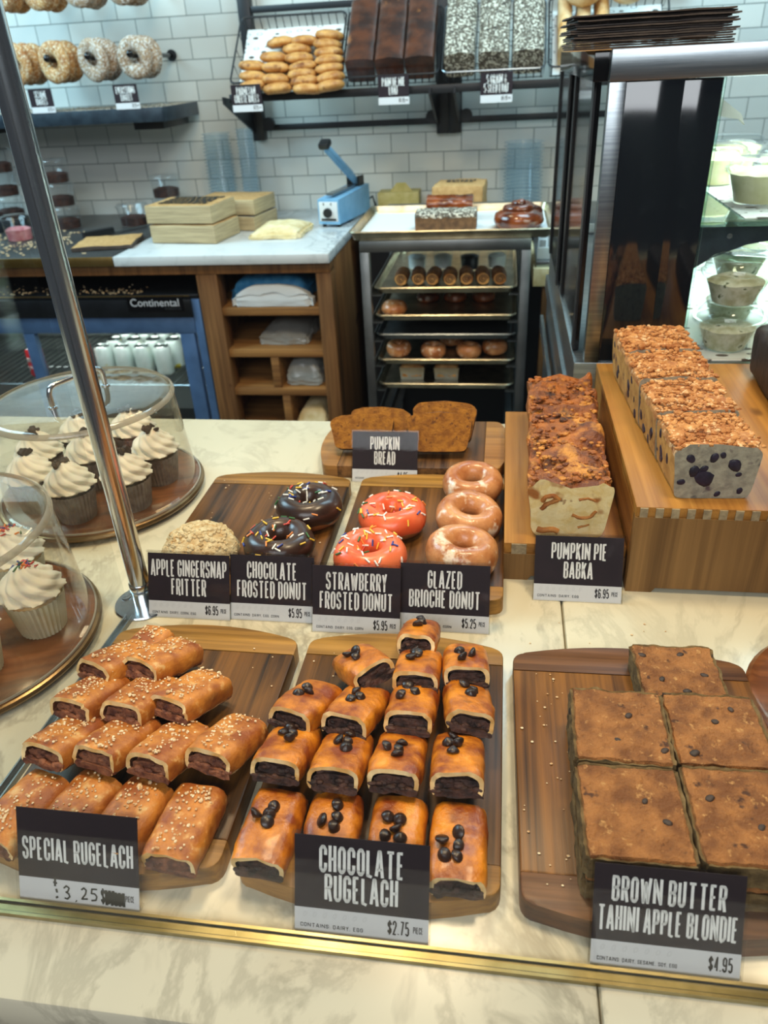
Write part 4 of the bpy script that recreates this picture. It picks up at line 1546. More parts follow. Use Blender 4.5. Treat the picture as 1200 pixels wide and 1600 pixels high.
for i in range(200):
    b.ball((r_.uniform(-2.1, -1.25), 2.505 + abs(r_.gauss(0, .05)), -.1325), r_.uniform(.0015, .004), 1, (1.2, 1, .5))
tag(b.build('spilled_crumbs', 'sugar', smooth=0), 'pale crumbs scattered along the fridge top', 'crumbs', None, 'stuff')


def can(label, x, y, z, body, group=None, swoosh=False):
    t = thing('drink_can', label, 'can', (x, y, z), (0, 0, 0), group)
    b = B()
    b.lathe([(0, .001), (.024, .0), (.027, .004), (.0325, .010), (.0325, .104), (.027, .113)], 24)
    b.build('can_body', body, t)
    b = B()
    b.lathe([(.027, .113), (.0278, .1155), (.0268, .1165), (.0255, .114), (0, .114)], 24); b.box((0, -.008, .1152), (.012, .018, .001))
    b.build('can_lid', 'can_top', t)
    if swoosh:
        b = B()
        for pl in ([(-.7, .030), (-.3, .048), (.1, .036), (.5, .052), (.8, .045)], [(-.6, .066), (-.5, .082), (-.3, .080), (-.35, .066)], [(0, .064), (-.05, .080), (.2, .083), (.25, .066)], [(.4, .084), (.5, .064), (.75, .072)]):
            pts = [(sin(a) * .0329, -cos(a) * .0329, zz) for a, zz in pl]
            b.tube(pts, .0022, 6)
        b.build('printed_swirl', 'logo_white', t)
    return t


ck = kids(can('pale drink can at the front left of the group in the fridge', -1.525, 2.66, -.4865, 'can_pale', 'pale cans in the fridge'))
nm = ['left', 'second from left', 'third from left', 'right']
for r in range(3):
    for c in range(4):
        if r == c == 0:
            continue
        dup(ck, (-1.525 + c * .081 + r * .012, 2.66 + r * .085, -.4865), (0, 0, c + r * 2.0),
            'pale drink can, %s column, %s row of the group in the fridge' % (nm[c], ['front', 'middle', 'back'][r]))
can('red drink can with white script behind the left fridge door', -1.805, 2.64, -.4865, 'can_red', None, True)
can('red drink can with white script right of the fridge door stile', -1.635, 2.70, -.4865, 'can_red', None, True)
l = bpy.data.lights.new('fridge_lamp', 'AREA'); l.energy = 2.6; l.color = (.95, 1, .92); l.size = 1.0; l.shape = 'RECTANGLE'; l.size_y = .05
o = bpy.data.objects.new('fridge_lamp', l); COL.objects.link(o); o.location = (-1.6, 2.60, -.235); o.rotation_euler = (.5, 0, 0)

# ------------------------------------------------------------------ things on the back counter
t = thing('bag_sealer', 'light blue impulse sealer with raised arm and dial on the marble', 'sealer', (-.640, 2.905, 0), (0, 0, radians(-13)))
b = B()
b.prism([(0, .012), (0, .098), (.30, .112), (.30, .012)], -.042, .042, 0, Matrix(((0, 0, 1, 0), (1, 0, 0, 0), (0, 1, 0, 0), (0, 0, 0, 1))))
b.build('body', 'sealer_blue', t)
b = B(); b.bx(-.037, .037, -.0025, -.0003, .022, .090, 0, .001); b.build('front_panel', 'plastic_white', t)
b = B(); b.lathe([(0, 0), (.017, 0), (.016, .010), (0, .011)], 20, 0, Matrix.Translation((-.002, -.0025, .052)) @ Matrix.Rotation(PI / 2, 4, 'X')); b.build('dial', 'sealer_black', t)
b = B(); b.bx(-.030, .030, -.0032, -.0024, .024, .032); b.bx(-.020, -.016, -.0032, -.0024, .078, .086); b.bx(.010, .014, -.0032, -.0024, .078, .086); b.build('panel_print', 'sealer_black', t)
b = B(); b.bx(-.014, .014, .02, .28, .108, .116); b.build('sealing_bar', 'steel', t)
b = B(); b.tube([(0, .27, .122), (0, .22, .158), (-.0, .01, .276)], .013, 10); b.tube([(0, .265, .118), (0, .02, .258)], .008, 8)
b.build('arm', 'sealer_blue', t)
b = B(); b.box((0, .012, .280), (.040, .040, .022), (.5, 0, 0), 0, .006); b.build('handle', 'sealer_black', t)
b = B()
for sx in (-1, 1):
    b.bx(sx * .022 - .004, sx * .022 + .004, .24, .29, .105, .145)
b.build('hinge', 'sealer_black', t)
b = B()
for sx in (-1, 1):
    for yy in (.02, .27):
        b.cyl((sx * .03, yy, 0), (sx * .03, yy, .013), .008, 10)
b.build('rubber_foot', 'sealer_black', t)
b = B(); b.tube([(.03, .30, .05), (.045, .325, .06), (.050, .335, .03), (.052, .34, .006)], .004, 8); b.build('power_cord', 'sealer_black', t)

lumpy('folded_cloth', 'folded cream cloth on the marble beside the sealer', 'cloth', -.895, -.705, 2.70, 2.93, .0005, .030, 'cloth', 12, .006)


def bag_bundle(label, x, y, z, w, d, h, rz, seed, top='kraft', pr=False):
    t = thing('paper_bag_bundle', label, 'bag bundle', (x, y, z), (0, 0, radians(rz)), 'bundles of kraft paper bags on the marble')
    b = roughbox((w, d, h), 12, .002, 14, seed, (0, 1, 1), .003)
    b.build('bag_stack', [top, 'kraft_side'], t, smooth=30)
    if pr:
        b = B()
        r_ = random.Random(seed)
        M = Matrix.Translation((0, 0, h + .0026)) @ Matrix.Rotation(-PI / 2, 4, 'X')
        for k in range(4):
            x0 = -w * .34
            while x0 < w * .36:
                ln = r_.uniform(.008, .02)
                b.bx(x0, x0 + ln, -d * .36 + k * d * .2, -d * .36 + k * d * .2 + d * .13, h + .0022, h + .0034)
                x0 += ln + .006
        b.build('printed_pattern', 'marker', t)


bag_bundle('kraft paper bag bundle, lower one of the front stack', -1.105, 2.760, .0005, .255, .20, .063, -8, 1)
bag_bundle('kraft paper bag bundle with printed top, upper one of the front stack', -1.112, 2.763, .066, .255, .20, .062, -7, 2, 'kraft', True)
bag_bundle('paper bag bundle, lower one of the rear stack', -1.025, 2.985, .0005, .26, .20, .052, -10, 3, 'bag_grey')
bag_bundle('paper bag bundle, upper one of the rear stack', -1.025, 2.985, .055, .26, .20, .055, -8, 4)

t = thing('flat_kraft_bag', 'single flat brown paper bag at the edge of the dark worktop', 'paper bag', (-1.41, 2.675, .001), (0, 0, radians(12)))
b = roughbox((.21, .20, .014), 10, .003, 14, 8, (0, 1, 1), .001); b.build('folded_sheet', ['kraft', 'kraft_dark'], t)
t = thing('knife', 'dark handled knife lying behind the flat brown bag', 'knife', (-1.50, 2.86, .0045), (0, 0, radians(55)))
b = B(); b.prism([(-.10, -.010), (.02, -.014), (.03, .014), (-.02, .018), (-.10, .012)], 0, .020); b.build('handle', 'black_metal', t)
b = B(); b.prism([(.025, -.012), (.16, -.004), (.17, .008), (.025, .012)], .002, .005); b.build('blade', 'steel', t)


def tub(name, label, x, y, z, r0, r1, h, fill, fm, dome=.012, group=None, seed=1, lid=True):
    """clear deli tub with contents and a clear lid"""
    t = thing(name, label, 'tub', (x, y, z), (0, 0, seed * 1.1), group)
    b = B()
    b.lathe([(0, 0), (r0, 0), (r0 + .002, .002), (r1 - .003, h - .006), (r1, h - .004), (r1 + .001, h)], 28)
    b.build('cup', 'tub_plastic', t, smooth=60)
    b = B()
    k = fill
    rr = r0 + (r1 - r0) * k * .95
    b.lathe([(0, .002), (r0 - .0015, .002), (rr - .003, h * k), (rr * .6, h * k + .006), (0, h * k + .009)], 24)
    b.jitter(.0018, 80, seed, .004).build('contents', fm, t, smooth=60)
    if lid:
        b = B()
        b.lathe([(r1 + .0022, h - .005), (r1 + .0025, h + .002), (r1 - .002, h + .002), (r1 - .004, h + dome * .6), (r1 * .75, h + dome), (0, h + dome)], 28)
        b.build('lid', 'tub_plastic', t, smooth=50)
    return t


tb = kids(tub('dessert_tub', 'clear tub of dark dessert, top of the stack right of the chrome post', -1.755, 3.02, .172, .052, .062, .075, .42, 'brown_dessert', .012, 'dark dessert tubs on the far left worktop', 1))
for i, (lb, x, y, z) in enumerate([('clear tub of dark dessert, middle of the stack right of the chrome post', -1.755, 3.02, .086), ('clear tub of dark dessert, bottom of the stack right of the chrome post', -1.75, 3.02, .0),
                                   ('clear tub of dark dessert, top of the stack left of the post', -1.985, 3.02, .215), ('clear tub of dark dessert, second from top of the stack left of the post', -1.985, 3.02, .129),
                                   ('clear tub of dark dessert, third from top of the stack left of the post', -1.985, 3.02, .043),
                                   ('clear tub of dark dessert on the worktop behind the flat bag', -1.475, 3.05, .0), ('clear tub of dark dessert, lower one behind the bag bundles', -1.365, 3.16, .0),
                                   ('clear tub of dark dessert, upper one behind the bag bundles', -1.365, 3.16, .0875)]):
    dup(tb, (x, y, z + .0003), (0, 0, i * 1.0), lb)
tub('dessert_tub', 'clear tub of pink dessert left of the chrome post', -1.83, 2.80, .0003, .045, .055, .08, .5, 'pink_dessert', .01, None, 3)
t = thing('wooden_crate_end', 'dark box under the leftmost dessert tubs', 'box', (-1.985, 3.02, 0))
b = B(); b.bx(-.07, .07, -.07, .07, 0, .0425, 0, .003); b.build('box_body', 'black_metal', t)


# stacks of nested clear lids and cups
def lid_mesh(r, h):
    b = B()
    b.lathe([(r * .82, 0), (r * .86, h * .8), (r, h * .85), (r * 1.0, h), (r * .97, h), (r * .95, h * .9), (r * .84, h * .85)], 20)
    return b


for (lb, x, y, n, r, h, gp) in [('clear plastic lid in the tall nested stack left of the bread shelf', -1.03, 3.235, 26, .036, .012, 'nested lids, right stack by the bag bundles'),
                                ('clear plastic lid in the nested stack behind the bag bundles', -1.15, 3.235, 24, .058, .0125, 'nested lids, left stack by the bag bundles'),
                                ('clear plastic cup in the nested stack by the tray rack', .068, 3.22, 17, .076, .013, 'nested clear cups by the wall')]:
    p = tag(lid_mesh(r, h).build('plastic_cup', 'sleeve_plastic', None, (x, y, .0003 if x < 0 else .012)), lb, 'cup', gp)
    for i in range(1, n):
        c = p.copy(); COL.objects.link(c)
        c.location = (x + .0008 * (i % 3), y, p.location.z + i * (h + .0003))

t = thing('small_carton', 'small yellowish carton with a raised flap by the wall', 'carton', (-.417, 3.235, .003))
b = B(); b.bx(-.082, .082, -.05, .05, 0, .072, 0, .002); b.build('box_body', 'yellow_box', t)
b = B(); b.prism([(-.045, .072), (.045, .072), (.018, .104), (-.018, .104)], -.001, .001, 0, Matrix.Translation((.01, -.02, 0)) @ Matrix.Rotation(PI / 2, 4, 'X')); b.build('flap', 'yellow_box', t)
b = B(); b.bx(-.075, .075, -.0512, -.0502, .012, .022); b.build('printed_band', 'marker', t)
t = thing('side_worktop', 'low grey worktop behind the tray rack, against the wall', 'worktop', (0, 0, -.9))
b = B(); b.bx(-.54, .9, 2.86, 3.328, cz - .035, cz + .0025, 0, .002); b.build('top_slab', 'steel_dull', t)
b = B(); b.bx(-.53, .89, 2.89, 3.32, 0, cz - .036); b.build('support', 'black_metal', t)
t = thing('standing_kraft_bag', 'kraft paper bag lying behind the loaves on the wall worktop', 'paper bag', (-.16, 2.99, .003), (radians(0), 0, radians(-4)))
b = roughbox((.185, .20, .13), 8, .004, 14, 9, (0, 0, 0), .006); b.build('bag_body', 'kraft', t)
b = B()
r_ = random.Random(2)
for k in range(2):
    x0 = -.05
    while x0 < .05:
        ln = r_.uniform(.006, .016); b.bx(x0, x0 + ln, -.02 + k * .03, -.008 + k * .03, .1325, .1345); x0 += ln + .005
b.build('printed_pattern', 'marker', t)

# ------------------------------------------------------------------ sheet pan rack
RX0, RX1, RY0, RY1 = -.405, .078, 2.205, 2.83
t = thing('sheet_pan_rack', 'grey metal sheet pan rack loaded with trays beside the marble counter', 'rack', (0, 0, -.9))
def rp(nm, m, *a, bev=.001):
    q = B(); q.bx(a[0], a[1], a[2], a[3], a[4] + .9, a[5] + .9, 0, bev)
    return q.build(nm, m, t)
for x in (RX0, RX1 - .026):
    for y in (RY0, RY1 - .026):
        rp('post', 'steel_dull', x, x + .026, y, y + .026, -.84, .057)
for y in (RY0, RY1 - .026):
    rp('top_rail', 'steel_dull', RX0, RX1, y, y + .026, .0575, .088)
for x in (RX0, RX1 - .026):
    rp('top_rail', 'steel_dull', x, x + .026, RY0 + .0265, RY1 - .0265, .0575, .088)
TZ = (-.065, -.146, -.204, -.283, -.362)
for z in TZ + (-.46, -.56):
    for sx in (0, 1):
        q = B()
        if sx == 0:
            q.bx(RX0 + .0262, RX0 + .056, RY0 + .005, RY1 - .03, z + .9 - .003, z + .9 - .0005)
            q.bx(RX0 + .0262, RX0 + .028, RY0 + .005, RY1 - .03, z + .9 - .0005, z + .9 + .022)
        else:
            q.bx(RX1 - .056, RX1 - .0262, RY0 + .005, RY1 - .03, z + .9 - .003, z + .9 - .0005)
            q.bx(RX1 - .028, RX1 - .0262, RY0 + .005, RY1 - .03, z + .9 - .0005, z + .9 + .022)
        q.build('tray_runner', 'steel_dull', t)
for x in (RX0 + .013, RX1 - .013):
    for y in (RY0 + .013, RY1 - .013):
        q = B(); q.cyl((x - .01, y, .03), (x + .01, y, .03), .03, 16); q.cyl((x, y, .03), (x, y, .059), .008, 8)
        q.build('caster', 'black_metal', t)


def pan(name, label, cx, cy, z, w, d, h=.022, m='alu_tray', group=None, liner=None):
    t = thing(name, label, 'tray', (cx, cy, z), (0, 0, 0), group)
    b = B()
    def ring(ww, dd, zz, r=.022):
        o = []
        for (sx, sy, a0) in ((1, 1, 0), (-1, 1, 90), (-1, -1, 180), (1, -1, 270)):
            for k in range(5):
                a = radians(a0 + k * 22.5)
                o.append(Vector((sx * (ww / 2 - r) + r * cos(a), sy * (dd / 2 - r) + r * sin(a), zz)))
        return o
    b.rings([ring(w - .02, d - .02, 0), ring(w - .006, d - .006, h - .001), ring(w, d, h), ring(w + .004, d + .004, h - .003), ring(w + .002, d + .002, h - .005),
             ring(w - .004, d - .004, h - .003), ring(w - .021, d - .021, .0015)], 0, (0, 0))
    b.build('pan', m, t, smooth=40)
    if liner:
        b = roughbox((w - .03, d - .03, .002), 14, .0012, 9, 3, (0, 0, 0), .0)
        b.build('paper_liner', liner, t, (0, 0, .0022))
    return t


pan('sheet_pan', 'large paper-lined sheet pan with loaves on top of the rack', -.147, 2.42, .0885, .575, .43, .026, 'alu_tray', None, 'white_sheet')
PW, PD = .425, .60
PCX, PCY = (RX0 + RX1) / 2, 2.52
tl = ['first tray from the top inside the rack, holding pastries and cups', 'second tray inside the rack, holding reddish buns', 'third tray inside the rack, empty and dark',
      'fourth tray inside the rack, holding a row of donuts', 'lowest visible tray inside the rack, holding loaf tins']
for z, lb in zip(TZ, tl):
    pan('sheet_pan', lb, PCX, PCY, z, PW - .008, PD, .019, 'alu_tray' if 'third' not in lb else 'steel_dull', 'sheet pans inside the rack')

# on top of the rack
t = thing('multigrain_loaf', 'multigrain tin loaf with seeded top on the rack top pan', 'loaf', (-.165, 2.33, .0945), (0, 0, radians(90)))
b = loaf_body(.175, .09, .1, .048, .008, 3, .0015, .004, 60, 60, 26)
b.build('loaf_body', ['grain_crust', 'grain_side', 'grain_side'], t, smooth=50)
t = thing('round_challah', 'round glazed coiled bun at the right of the rack top pan', 'bun', (.043, 2.34, .0945))
b = B()
b.lathe([(0, 0), (.062, 0), (.073, .016), (.068, .036), (.05, .047), (.0, .05)], 32)
b.jitter(.0025, 30, 4, .003).build('bun_body', 'glazed_bun', t, smooth=70)
b = B()
b.tube([(.052 * (1 - k / 44) * cos(k * .3) + .004, .052 * (1 - k / 44) * sin(k * .3), .042 + k * .0006) for k in range(40)], .012, 10)
b.build('coil', 'glazed_bun', t, smooth=70)
t = thing('dark_loaf', 'dark glazed loaf standing behind the multigrain loaf', 'loaf', (-.165, 2.50, .0945), (0, 0, radians(90)))
b = loaf_body(.14, .09, .1, .055, .012, 8, .0015, .003, 60, 40, 26)
b.build('loaf_body', ['glazed_bun', 'glazed_bun', 'glazed_bun'], t, smooth=50)

# inside the rack
r_ = random.Random(6)
pt0 = None
for i in range(7):
    x = -.30 + i * .0485
    lb = 'rolled brown pastry, number %d from left on the first rack tray' % (i + 1)
    lb = 'rolled brown pastry, %s on the first rack tray' % ['leftmost', 'second from left', 'third from left', 'in the middle', 'third from right', 'second from right', 'rightmost'][i]
    if pt0 is None:
        pt0 = thing('rolled_pastry', lb, 'pastry', (x, 2.34, TZ[0] + .003), (0, 0, 0), 'rolled pastries on the first rack tray')
        b = B()
        b.rings([[Vector((.022 * k * cos(a), -.055 + j * .01, .022 + .020 * k * sin(a))) for a in [2 * PI * q / 14 for q in range(14)]]
                 for j, k in enumerate((.82, .95, 1, 1.02, 1, 1, .98, 1, .97, .9, .7))], 0, (1, 0))
        b.jitter(.002, 60, 2, .004).build('roll', ['pastry', 'bun'], pt0, smooth=60)
        b = B(); b.tube([(.014 * (1 - k / 30) * cos(k * .5), -.0565, .022 + .013 * (1 - k / 30) * sin(k * .5)) for k in range(26)], .0016, 5)
        b.build('filling_swirl', 'choc_filling', pt0)
        kids(pt0)
    else:
        dup(pt0, (x, 2.34 + r_.uniform(-.004, .006), TZ[0] + .003), (0, 0, r_.uniform(-.1, .1)), lb)
cp0 = None
for i, x in enumerate((-.275, -.19, -.103, -.017)):
    lb = 'small clear cup, %s on the first rack tray' % ['leftmost', 'second from left', 'third from left', 'rightmost'][i]
    if cp0 is None:
        cp0 = kids(tub('dessert_cup', lb, x, 2.52, TZ[0] + .003, .027, .036, .062, .6, 'white_sheet', .012, 'cups on the first rack tray', 5))
    elif i == 2:
        tub('dessert_cup', 'small dark cup, third from left on the first rack tray', x, 2.50, TZ[0] + .003, .027, .036, .066, .6, 'cup_dark', .012, 'cups on the first rack tray', 6)
    else:
        dup(cp0, (x, 2.52, TZ[0] + .003), (0, 0, i), lb)


def bunobj(name, label, x, y, z, r, h, m, group, seed, cat='bun'):
    b = B()
    b.lathe([(0, 0), (r * .85, 0), (r, h * .3), (r * .96, h * .6), (r * .7, h * .92), (r * .3, h), (0, h)], 24)
    b.jitter(r * .05, 50, seed, .002)
    return tag(b.build(name, m, None, (x, y, z), None, 70), label, cat, group)


bunobj('glazed_bun', 'reddish glazed bun at the left of the second rack tray', -.345 + .02, 2.30, TZ[1] + .003, .040, .036, 'sugar_glaze', 'buns on the second rack tray', 1)
for i, x in enumerate((-.232, -.145, -.055)):
    bunobj('glazed_bun', 'dim brown bun, %s of three farther back on the second rack tray' % ['left', 'middle', 'right'][i], x, 2.43, TZ[1] + .003, .038, .034, 'glazed_bun', 'buns on the second rack tray', 2 + i)
for i, (x, y) in enumerate(((-.315, 2.30), (-.205, 2.28), (-.095, 2.28), (-.015, 2.31))):
    donut('brown_donut', 'brown glazed donut, %s on the fourth rack tray' % ['leftmost', 'second from left', 'third from left', 'rightmost'][i], x, y, TZ[3] + .0065, .0225, .0170, None, 30 + i, 0, i, (4, 0), 1.0, 'donuts on the fourth rack tray')
donut('brown_donut', 'brown glazed donut set behind the others on the fourth rack tray', -.155, 2.40, TZ[3] + .0065, .0225, .0170, None, 36, 0, 2, (0, 0), 1.0, 'donuts on the fourth rack tray')
for i, x in enumerate((-.275, -.165)):
    t = thing('loaf_tin', 'loaf tin with pale loaf top, %s one on the lowest visible rack tray' % ['left', 'right'][i], 'loaf tin', (x, 2.36, TZ[4] + .002), (0, 0, 0), 'loaf tins on the lowest rack tray')
    b = B()
    W_, D_ = .04, .07
    rr = [[Vector((sx * (W_ - .004 * (1 - q)), sy * (D_ - .006 * (1 - q)), q * .042)) for sx, sy in ((1, 1), (-1, 1), (-1, -1), (1, -1))] for q in (0, 1)]
    b.rings(rr, 0, (0, None)); b.build('tin', 'steel_dull', t)
    b = roughbox((.074, .132, .040), 8, .002, 40, i, (0, 0, 0), .004, .012); b.build('loaf_top', 'bun', t, (0, 0, .006))

# small counter right of the rack
t = thing('narrow_counter', 'narrow pale edged counter between rack and glass case', 'counter', (0, 0, -.9))
b = B(); b.bx(.0965, .42, 2.44, 2.855, .795, .85, 0, .002); b.build('top_board', 'cloth', t)
b = B(); b.bx(.105, .40, 2.46, 2.85, .85, .868, 0, .002); b.build('metal_top', 'steel', t)
b = B(); b.bx(.128, .16, 2.47, 2.51, 0, .795, 0, .002); b.build('wooden_leg', 'cabinet_wood', t)
b = B(); b.bx(.36, .39, 2.47, 2.51, 0, .795, 0, .002); b.build('wooden_leg', 'cabinet_wood', t)
t = thing('printed_box', 'flat box with grey printed lid beside the tray rack', 'box', (.175, 2.645, -.0318), (0, 0, radians(-3)))
b = B(); b.bx(-.06, .075, -.16, .16, 0, .035, 0, .002); b.build('box_body', 'plastic_white', t)
b = B()
r_ = random.Random(9)
for i in range(5):
    for j in range(9):
        if r_.random() < .85:
            b.bx(-.054 + i * .026, -.054 + i * .026 + .02, -.15 + j * .034, -.15 + j * .034 + .026, .0345, .0362)
b.build('printed_panels', 'bag_grey', t)

# ------------------------------------------------------------------ bread shelf on the wall
t = thing('bread_shelf_frame', 'black metal wall frame carrying the bread baskets', 'shelf', (0, 3.325, .3))
b = B()
for x in (-.985, -.245, -.197):
    q = B(); q.bx(x - .024, x + .0235, -.045, -.002, -.03, .60, 0, .002); q.build('upright', 'black_metal', t)
for z in (.015, .41):
    q = B(); q.bx(-.96, .62, -.040, -.024, z - .011, z + .011, 0, .001)
    q.build('cross_bar', 'black_metal', t)
for x in (-1.0, -.265, -.18):
    q = B(); q.prism([(0, 0), (.33, .118), (.33, .140), (0, .10)], -.004, .004, 0, Matrix(((0, 0, 1, x), (-1, 0, 0, -.045), (0, 1, 0, 0), (0, 0, 0, 1))))
    q.build('bracket', 'black_metal', t)
for x, z in ((-.935, .03), (-.285, .03), (-.155, .03)):
    q = B(); q.cyl((x, -.062, z), (x, -.041, z), .024, 16); q.build('knob', 'black_metal', t)
q = B(); q.bx(-.985, .62, -.352, -.335, .120, .146, 0, .001); q.build('front_rail', 'black_metal', t)

SL = atan2(.20, .23)           # slope of the tilted baskets


def basket(label, x0, x1, rim='black_metal', sheet=None, wires=True):
    w = x1 - x0
    t = thing('bread_basket', label, 'basket', ((x0 + x1) / 2, 2.972, .447), (SL, 0, 0), 'tilted bread baskets on the wall shelf')
    b = B()
    D = .305
    r = .02
    def loop(z, g=0):
        o = []
        for (sx, sy, a0) in ((1, 1, 0), (-1, 1, 90), (-1, -1, 180), (1, -1, 270)):
            for k in range(4):
                a = radians(a0 + k * 30)
                o.append((sx * (w / 2 - r - g) + (r) * cos(a), D / 2 + sy * (D / 2 - r - g) + r * sin(a), z))
        return o
    b.tube(loop(.045), .0035, 8, 0, True)
    b.build('rim_wire', rim, t)
    b = B()
    n = 13
    for i in range(n + 1):
        x = -w / 2 + .012 + (w - .024) * i / n
        b.tube([(x, .003, .045), (x, .006, .002), (x, D - .006, .002), (x, D - .003, .045)], .0017, 5)
    for j in range(5):
        y = .01 + (D - .02) * j / 4
        b.tube([(-w / 2 + .003, y, .045), (-w / 2 + .006, y, .001), (w / 2 - .006, y, .001), (w / 2 - .003, y, .045)], .0017, 5)
    b.build('wire_mesh', 'black_metal', t)
    if sheet:
        b = roughbox((w - .03, D - .02, .0015), 10, .002, 8, 2, (0, 0, 0), 0)
        b.build('paper_liner', sheet, t, (0, D / 2, .0035))
    return t


def inbasket(bx_, u, v, n):
    """point in a basket: u across from its centre, v up the slope, n above its floor"""
    return Vector((bx_ + u, 2.972 + v * cos(SL) - n * sin(SL), .447 + v * sin(SL) + n * cos(SL)))


basket('black wire basket of round cheese rolls, lined with bean print paper', -.965, -.575, 'black_metal', 'bean_paper')
basket('tilted basket holding three dark pain de mie loaves', -.565, -.232)
basket('steel rimmed basket holding three seeded grain loaves', -.222, .120, 'steel')
basket('black wire basket of pale loaves behind the stacked dark paper', .130, .52, 'black_metal', 'bean_paper')

for i, x in enumerate((-.500, -.3985, -.297)):
    t = thing('pain_de_mie_loaf', 'dark brown pain de mie loaf, %s of three' % ['left', 'middle', 'right'][i], 'loaf', inbasket(x, 0, .155, .0085), (SL, 0, 0), 'pain de mie loaves in their basket')
    b = loaf_body(.275, .094, .099, .085, .006, 20 + i, .001, .002, 40, 30, 24, pw=.2)
    b.build('loaf_body', ['pain_crust', 'pain_crust', 'pain_crust'], t, smooth=50)
for i, x in enumerate((-.163, -.050, .062)):
    t = thing('grain_loaf', 'seed coated grain loaf, %s of three' % ['left', 'middle', 'right'][i], 'loaf', inbasket(x, 0, .155, .0085), (SL, 0, 0), 'five grain loaves in their basket')
    b = loaf_body(.275, .096, .104, .085, .008, 30 + i, .0014, .004, 60, 60, 24, pw=.25)
    b.build('loaf_body', ['grain_crust', 'grain_crust', 'grain_side'], t, smooth=50)
for i, (x, v) in enumerate(((.181, .16), (.241, .16), (.301, .16))):
    t = thing('pale_loaf', 'crusty pale loaf standing in the right basket, %s' % ['leftmost', 'second from left', 'third from left'][i], 'loaf', inbasket(x, 0, v, .0095), (SL, 0, 0), 'pale loaves in the right basket')
    b = loaf_body(.24, .042, .048, .075, .012, 40 + i, .002, .003, 40, 40, 22, pw=.5)
    b.build('loaf_body', ['white_loaf', 'white_loaf', 'bun'], t, smooth=50)
for i, x in enumerate((.235, .375)):
    t = thing('pale_loaf', 'round topped pale loaf rising above the stacked dark paper, %s' % ['left', 'right'][i], 'loaf', inbasket(x, 0, .235, .105), (SL, 0, 0), 'pale loaves in the right basket')
    b = B(); b.lathe([(0, 0), (.055, 0), (.068, .02), (.06, .05), (.035, .066), (0, .07)], 28); b.jitter(.003, 30, i, .003)
    b.build('loaf_body', 'white_loaf', t, smooth=70)

ROLLS = [(-0.889, 2.989, 0.53), (-0.88, 2.951, 0.498), (-0.877, 2.921, 0.471), (-0.799, 3.066, 0.597), (-0.816, 3.013, 0.552), (-0.803, 2.978, 0.521), (-0.799, 2.938, 0.487), (-0.785, 2.908, 0.46), (-0.713, 3.065, 0.597), (-0.737, 3.038, 0.573), (-0.725, 3.006, 0.546), (-0.705, 2.977, 0.52), (-0.705, 2.951, 0.498), (-0.691, 2.927, 0.477), (-0.68, 2.901, 0.454), (-0.627, 3.08, 0.61), (-0.63, 3.05, 0.583), (-0.62, 3.02, 0.558), (-0.614, 2.994, 0.535), (-0.61, 2.966, 0.51), (-0.602, 2.935, 0.484), (-0.6, 2.908, 0.46)]
cname = {0: 'far left column', 1: 'second column from left', 2: 'third column from left', 3: 'right column'}
cols = {0: ROLLS[:3], 1: ROLLS[3:8], 2: ROLLS[8:15], 3: ROLLS[15:]}
pos = ['top', 'second from top', 'third from top', 'fourth from top', 'fifth from top', 'sixth from top', 'bottom']
rb = None
r_ = random.Random(2)
for c in range(4):
    n = len(cols[c])
    for i, (x, y, z) in enumerate(cols[c]):
        pn = 'bottom' if i == n - 1 else pos[i]
        lb = 'round golden cheese roll, %s of the %s' % (pn, cname[c])
        loc = (x, y, z - .015)
        rot = (radians(-3), radians(r_.uniform(-7, 7)), 0)
        if rb is None:
            b = B(); b.lathe([(0, 0), (.038, 0), (.049, .007), (.051, .014), (.045, .024), (.024, .0325), (0, .0335)], 28)
            b.jitter(.0018, 40, 3)
            rb = tag(b.build('cheese_roll', 'bun', None, loc, rot, 70), lb, 'roll', 'cheese rolls in the left basket')
        else:
            o = rb.copy(); COL.objects.link(o); o.location = loc; o.rotation_euler = rot; o['label'] = lb

for lb, x, z, ls, h in (('small wall shelf sign reading PARMESAN CHEESE ROLLS', -.888, .395, ['PARMESAN', 'CHEESE ROLLS'], .082),
                        ('small wall shelf sign reading PAIN DE MIE LOAF', -.385, .394, ['PAIN DE MIE', 'LOAF'], .088),
                        ('small wall shelf sign reading 5 GRAIN AND 5 SEED LOAF', -.038, .386, ['5 GRAIN &', '5 SEED LOAF'], .090)):
    sign(lb, x, 2.868 if 'ROLLS' in lb else 2.922, ls, '$11.95' if 'LOAF' in lb else '$2.25', None, 0, z, .106, h, 0, .30, False, 'price signs on the wall shelves', .104 if 'ROLLS' in lb else .050)

# ------------------------------------------------------------------ bagels on pegs
t = thing('bagel_shelf', 'dark metal shelf under the hanging bagels, strewn with seeds', 'shelf', (0, 2.95, .372))
b = B(); b.bx(-2.3, -1.235, 0, .36, .040, .044, 0, .001); b.build('shelf_plate', 'dark_tray', t)
b = B(); b.bx(-2.3, -1.235, -.004, -.0005, 0, .047, 0, .001); b.build('front_lip', 'dark_tray', t)
b = B(); b.bx(-1.2345, -1.231, -.004, .36, 0, .047, 0, .001); b.build('end_plate', 'dark_tray', t)
for x in (-1.34, -2.1):
    b = B(); b.bx(x - .06, x + .06, .10, .36, -.03, .0395, 0, .002); b.build('support_box', 'black_metal', t)
b = B()
r_ = random.Random(12)
for i in range(900):
    b.ball((r_.uniform(-2.0, -1.25), r_.uniform(.004, .34), .0455), r_.uniform(.002, .005), 1, (1.2, 1, .6))
o = b.build('scattered_seeds', 'seeds', t, smooth=0); o['kind'] = 'stuff'
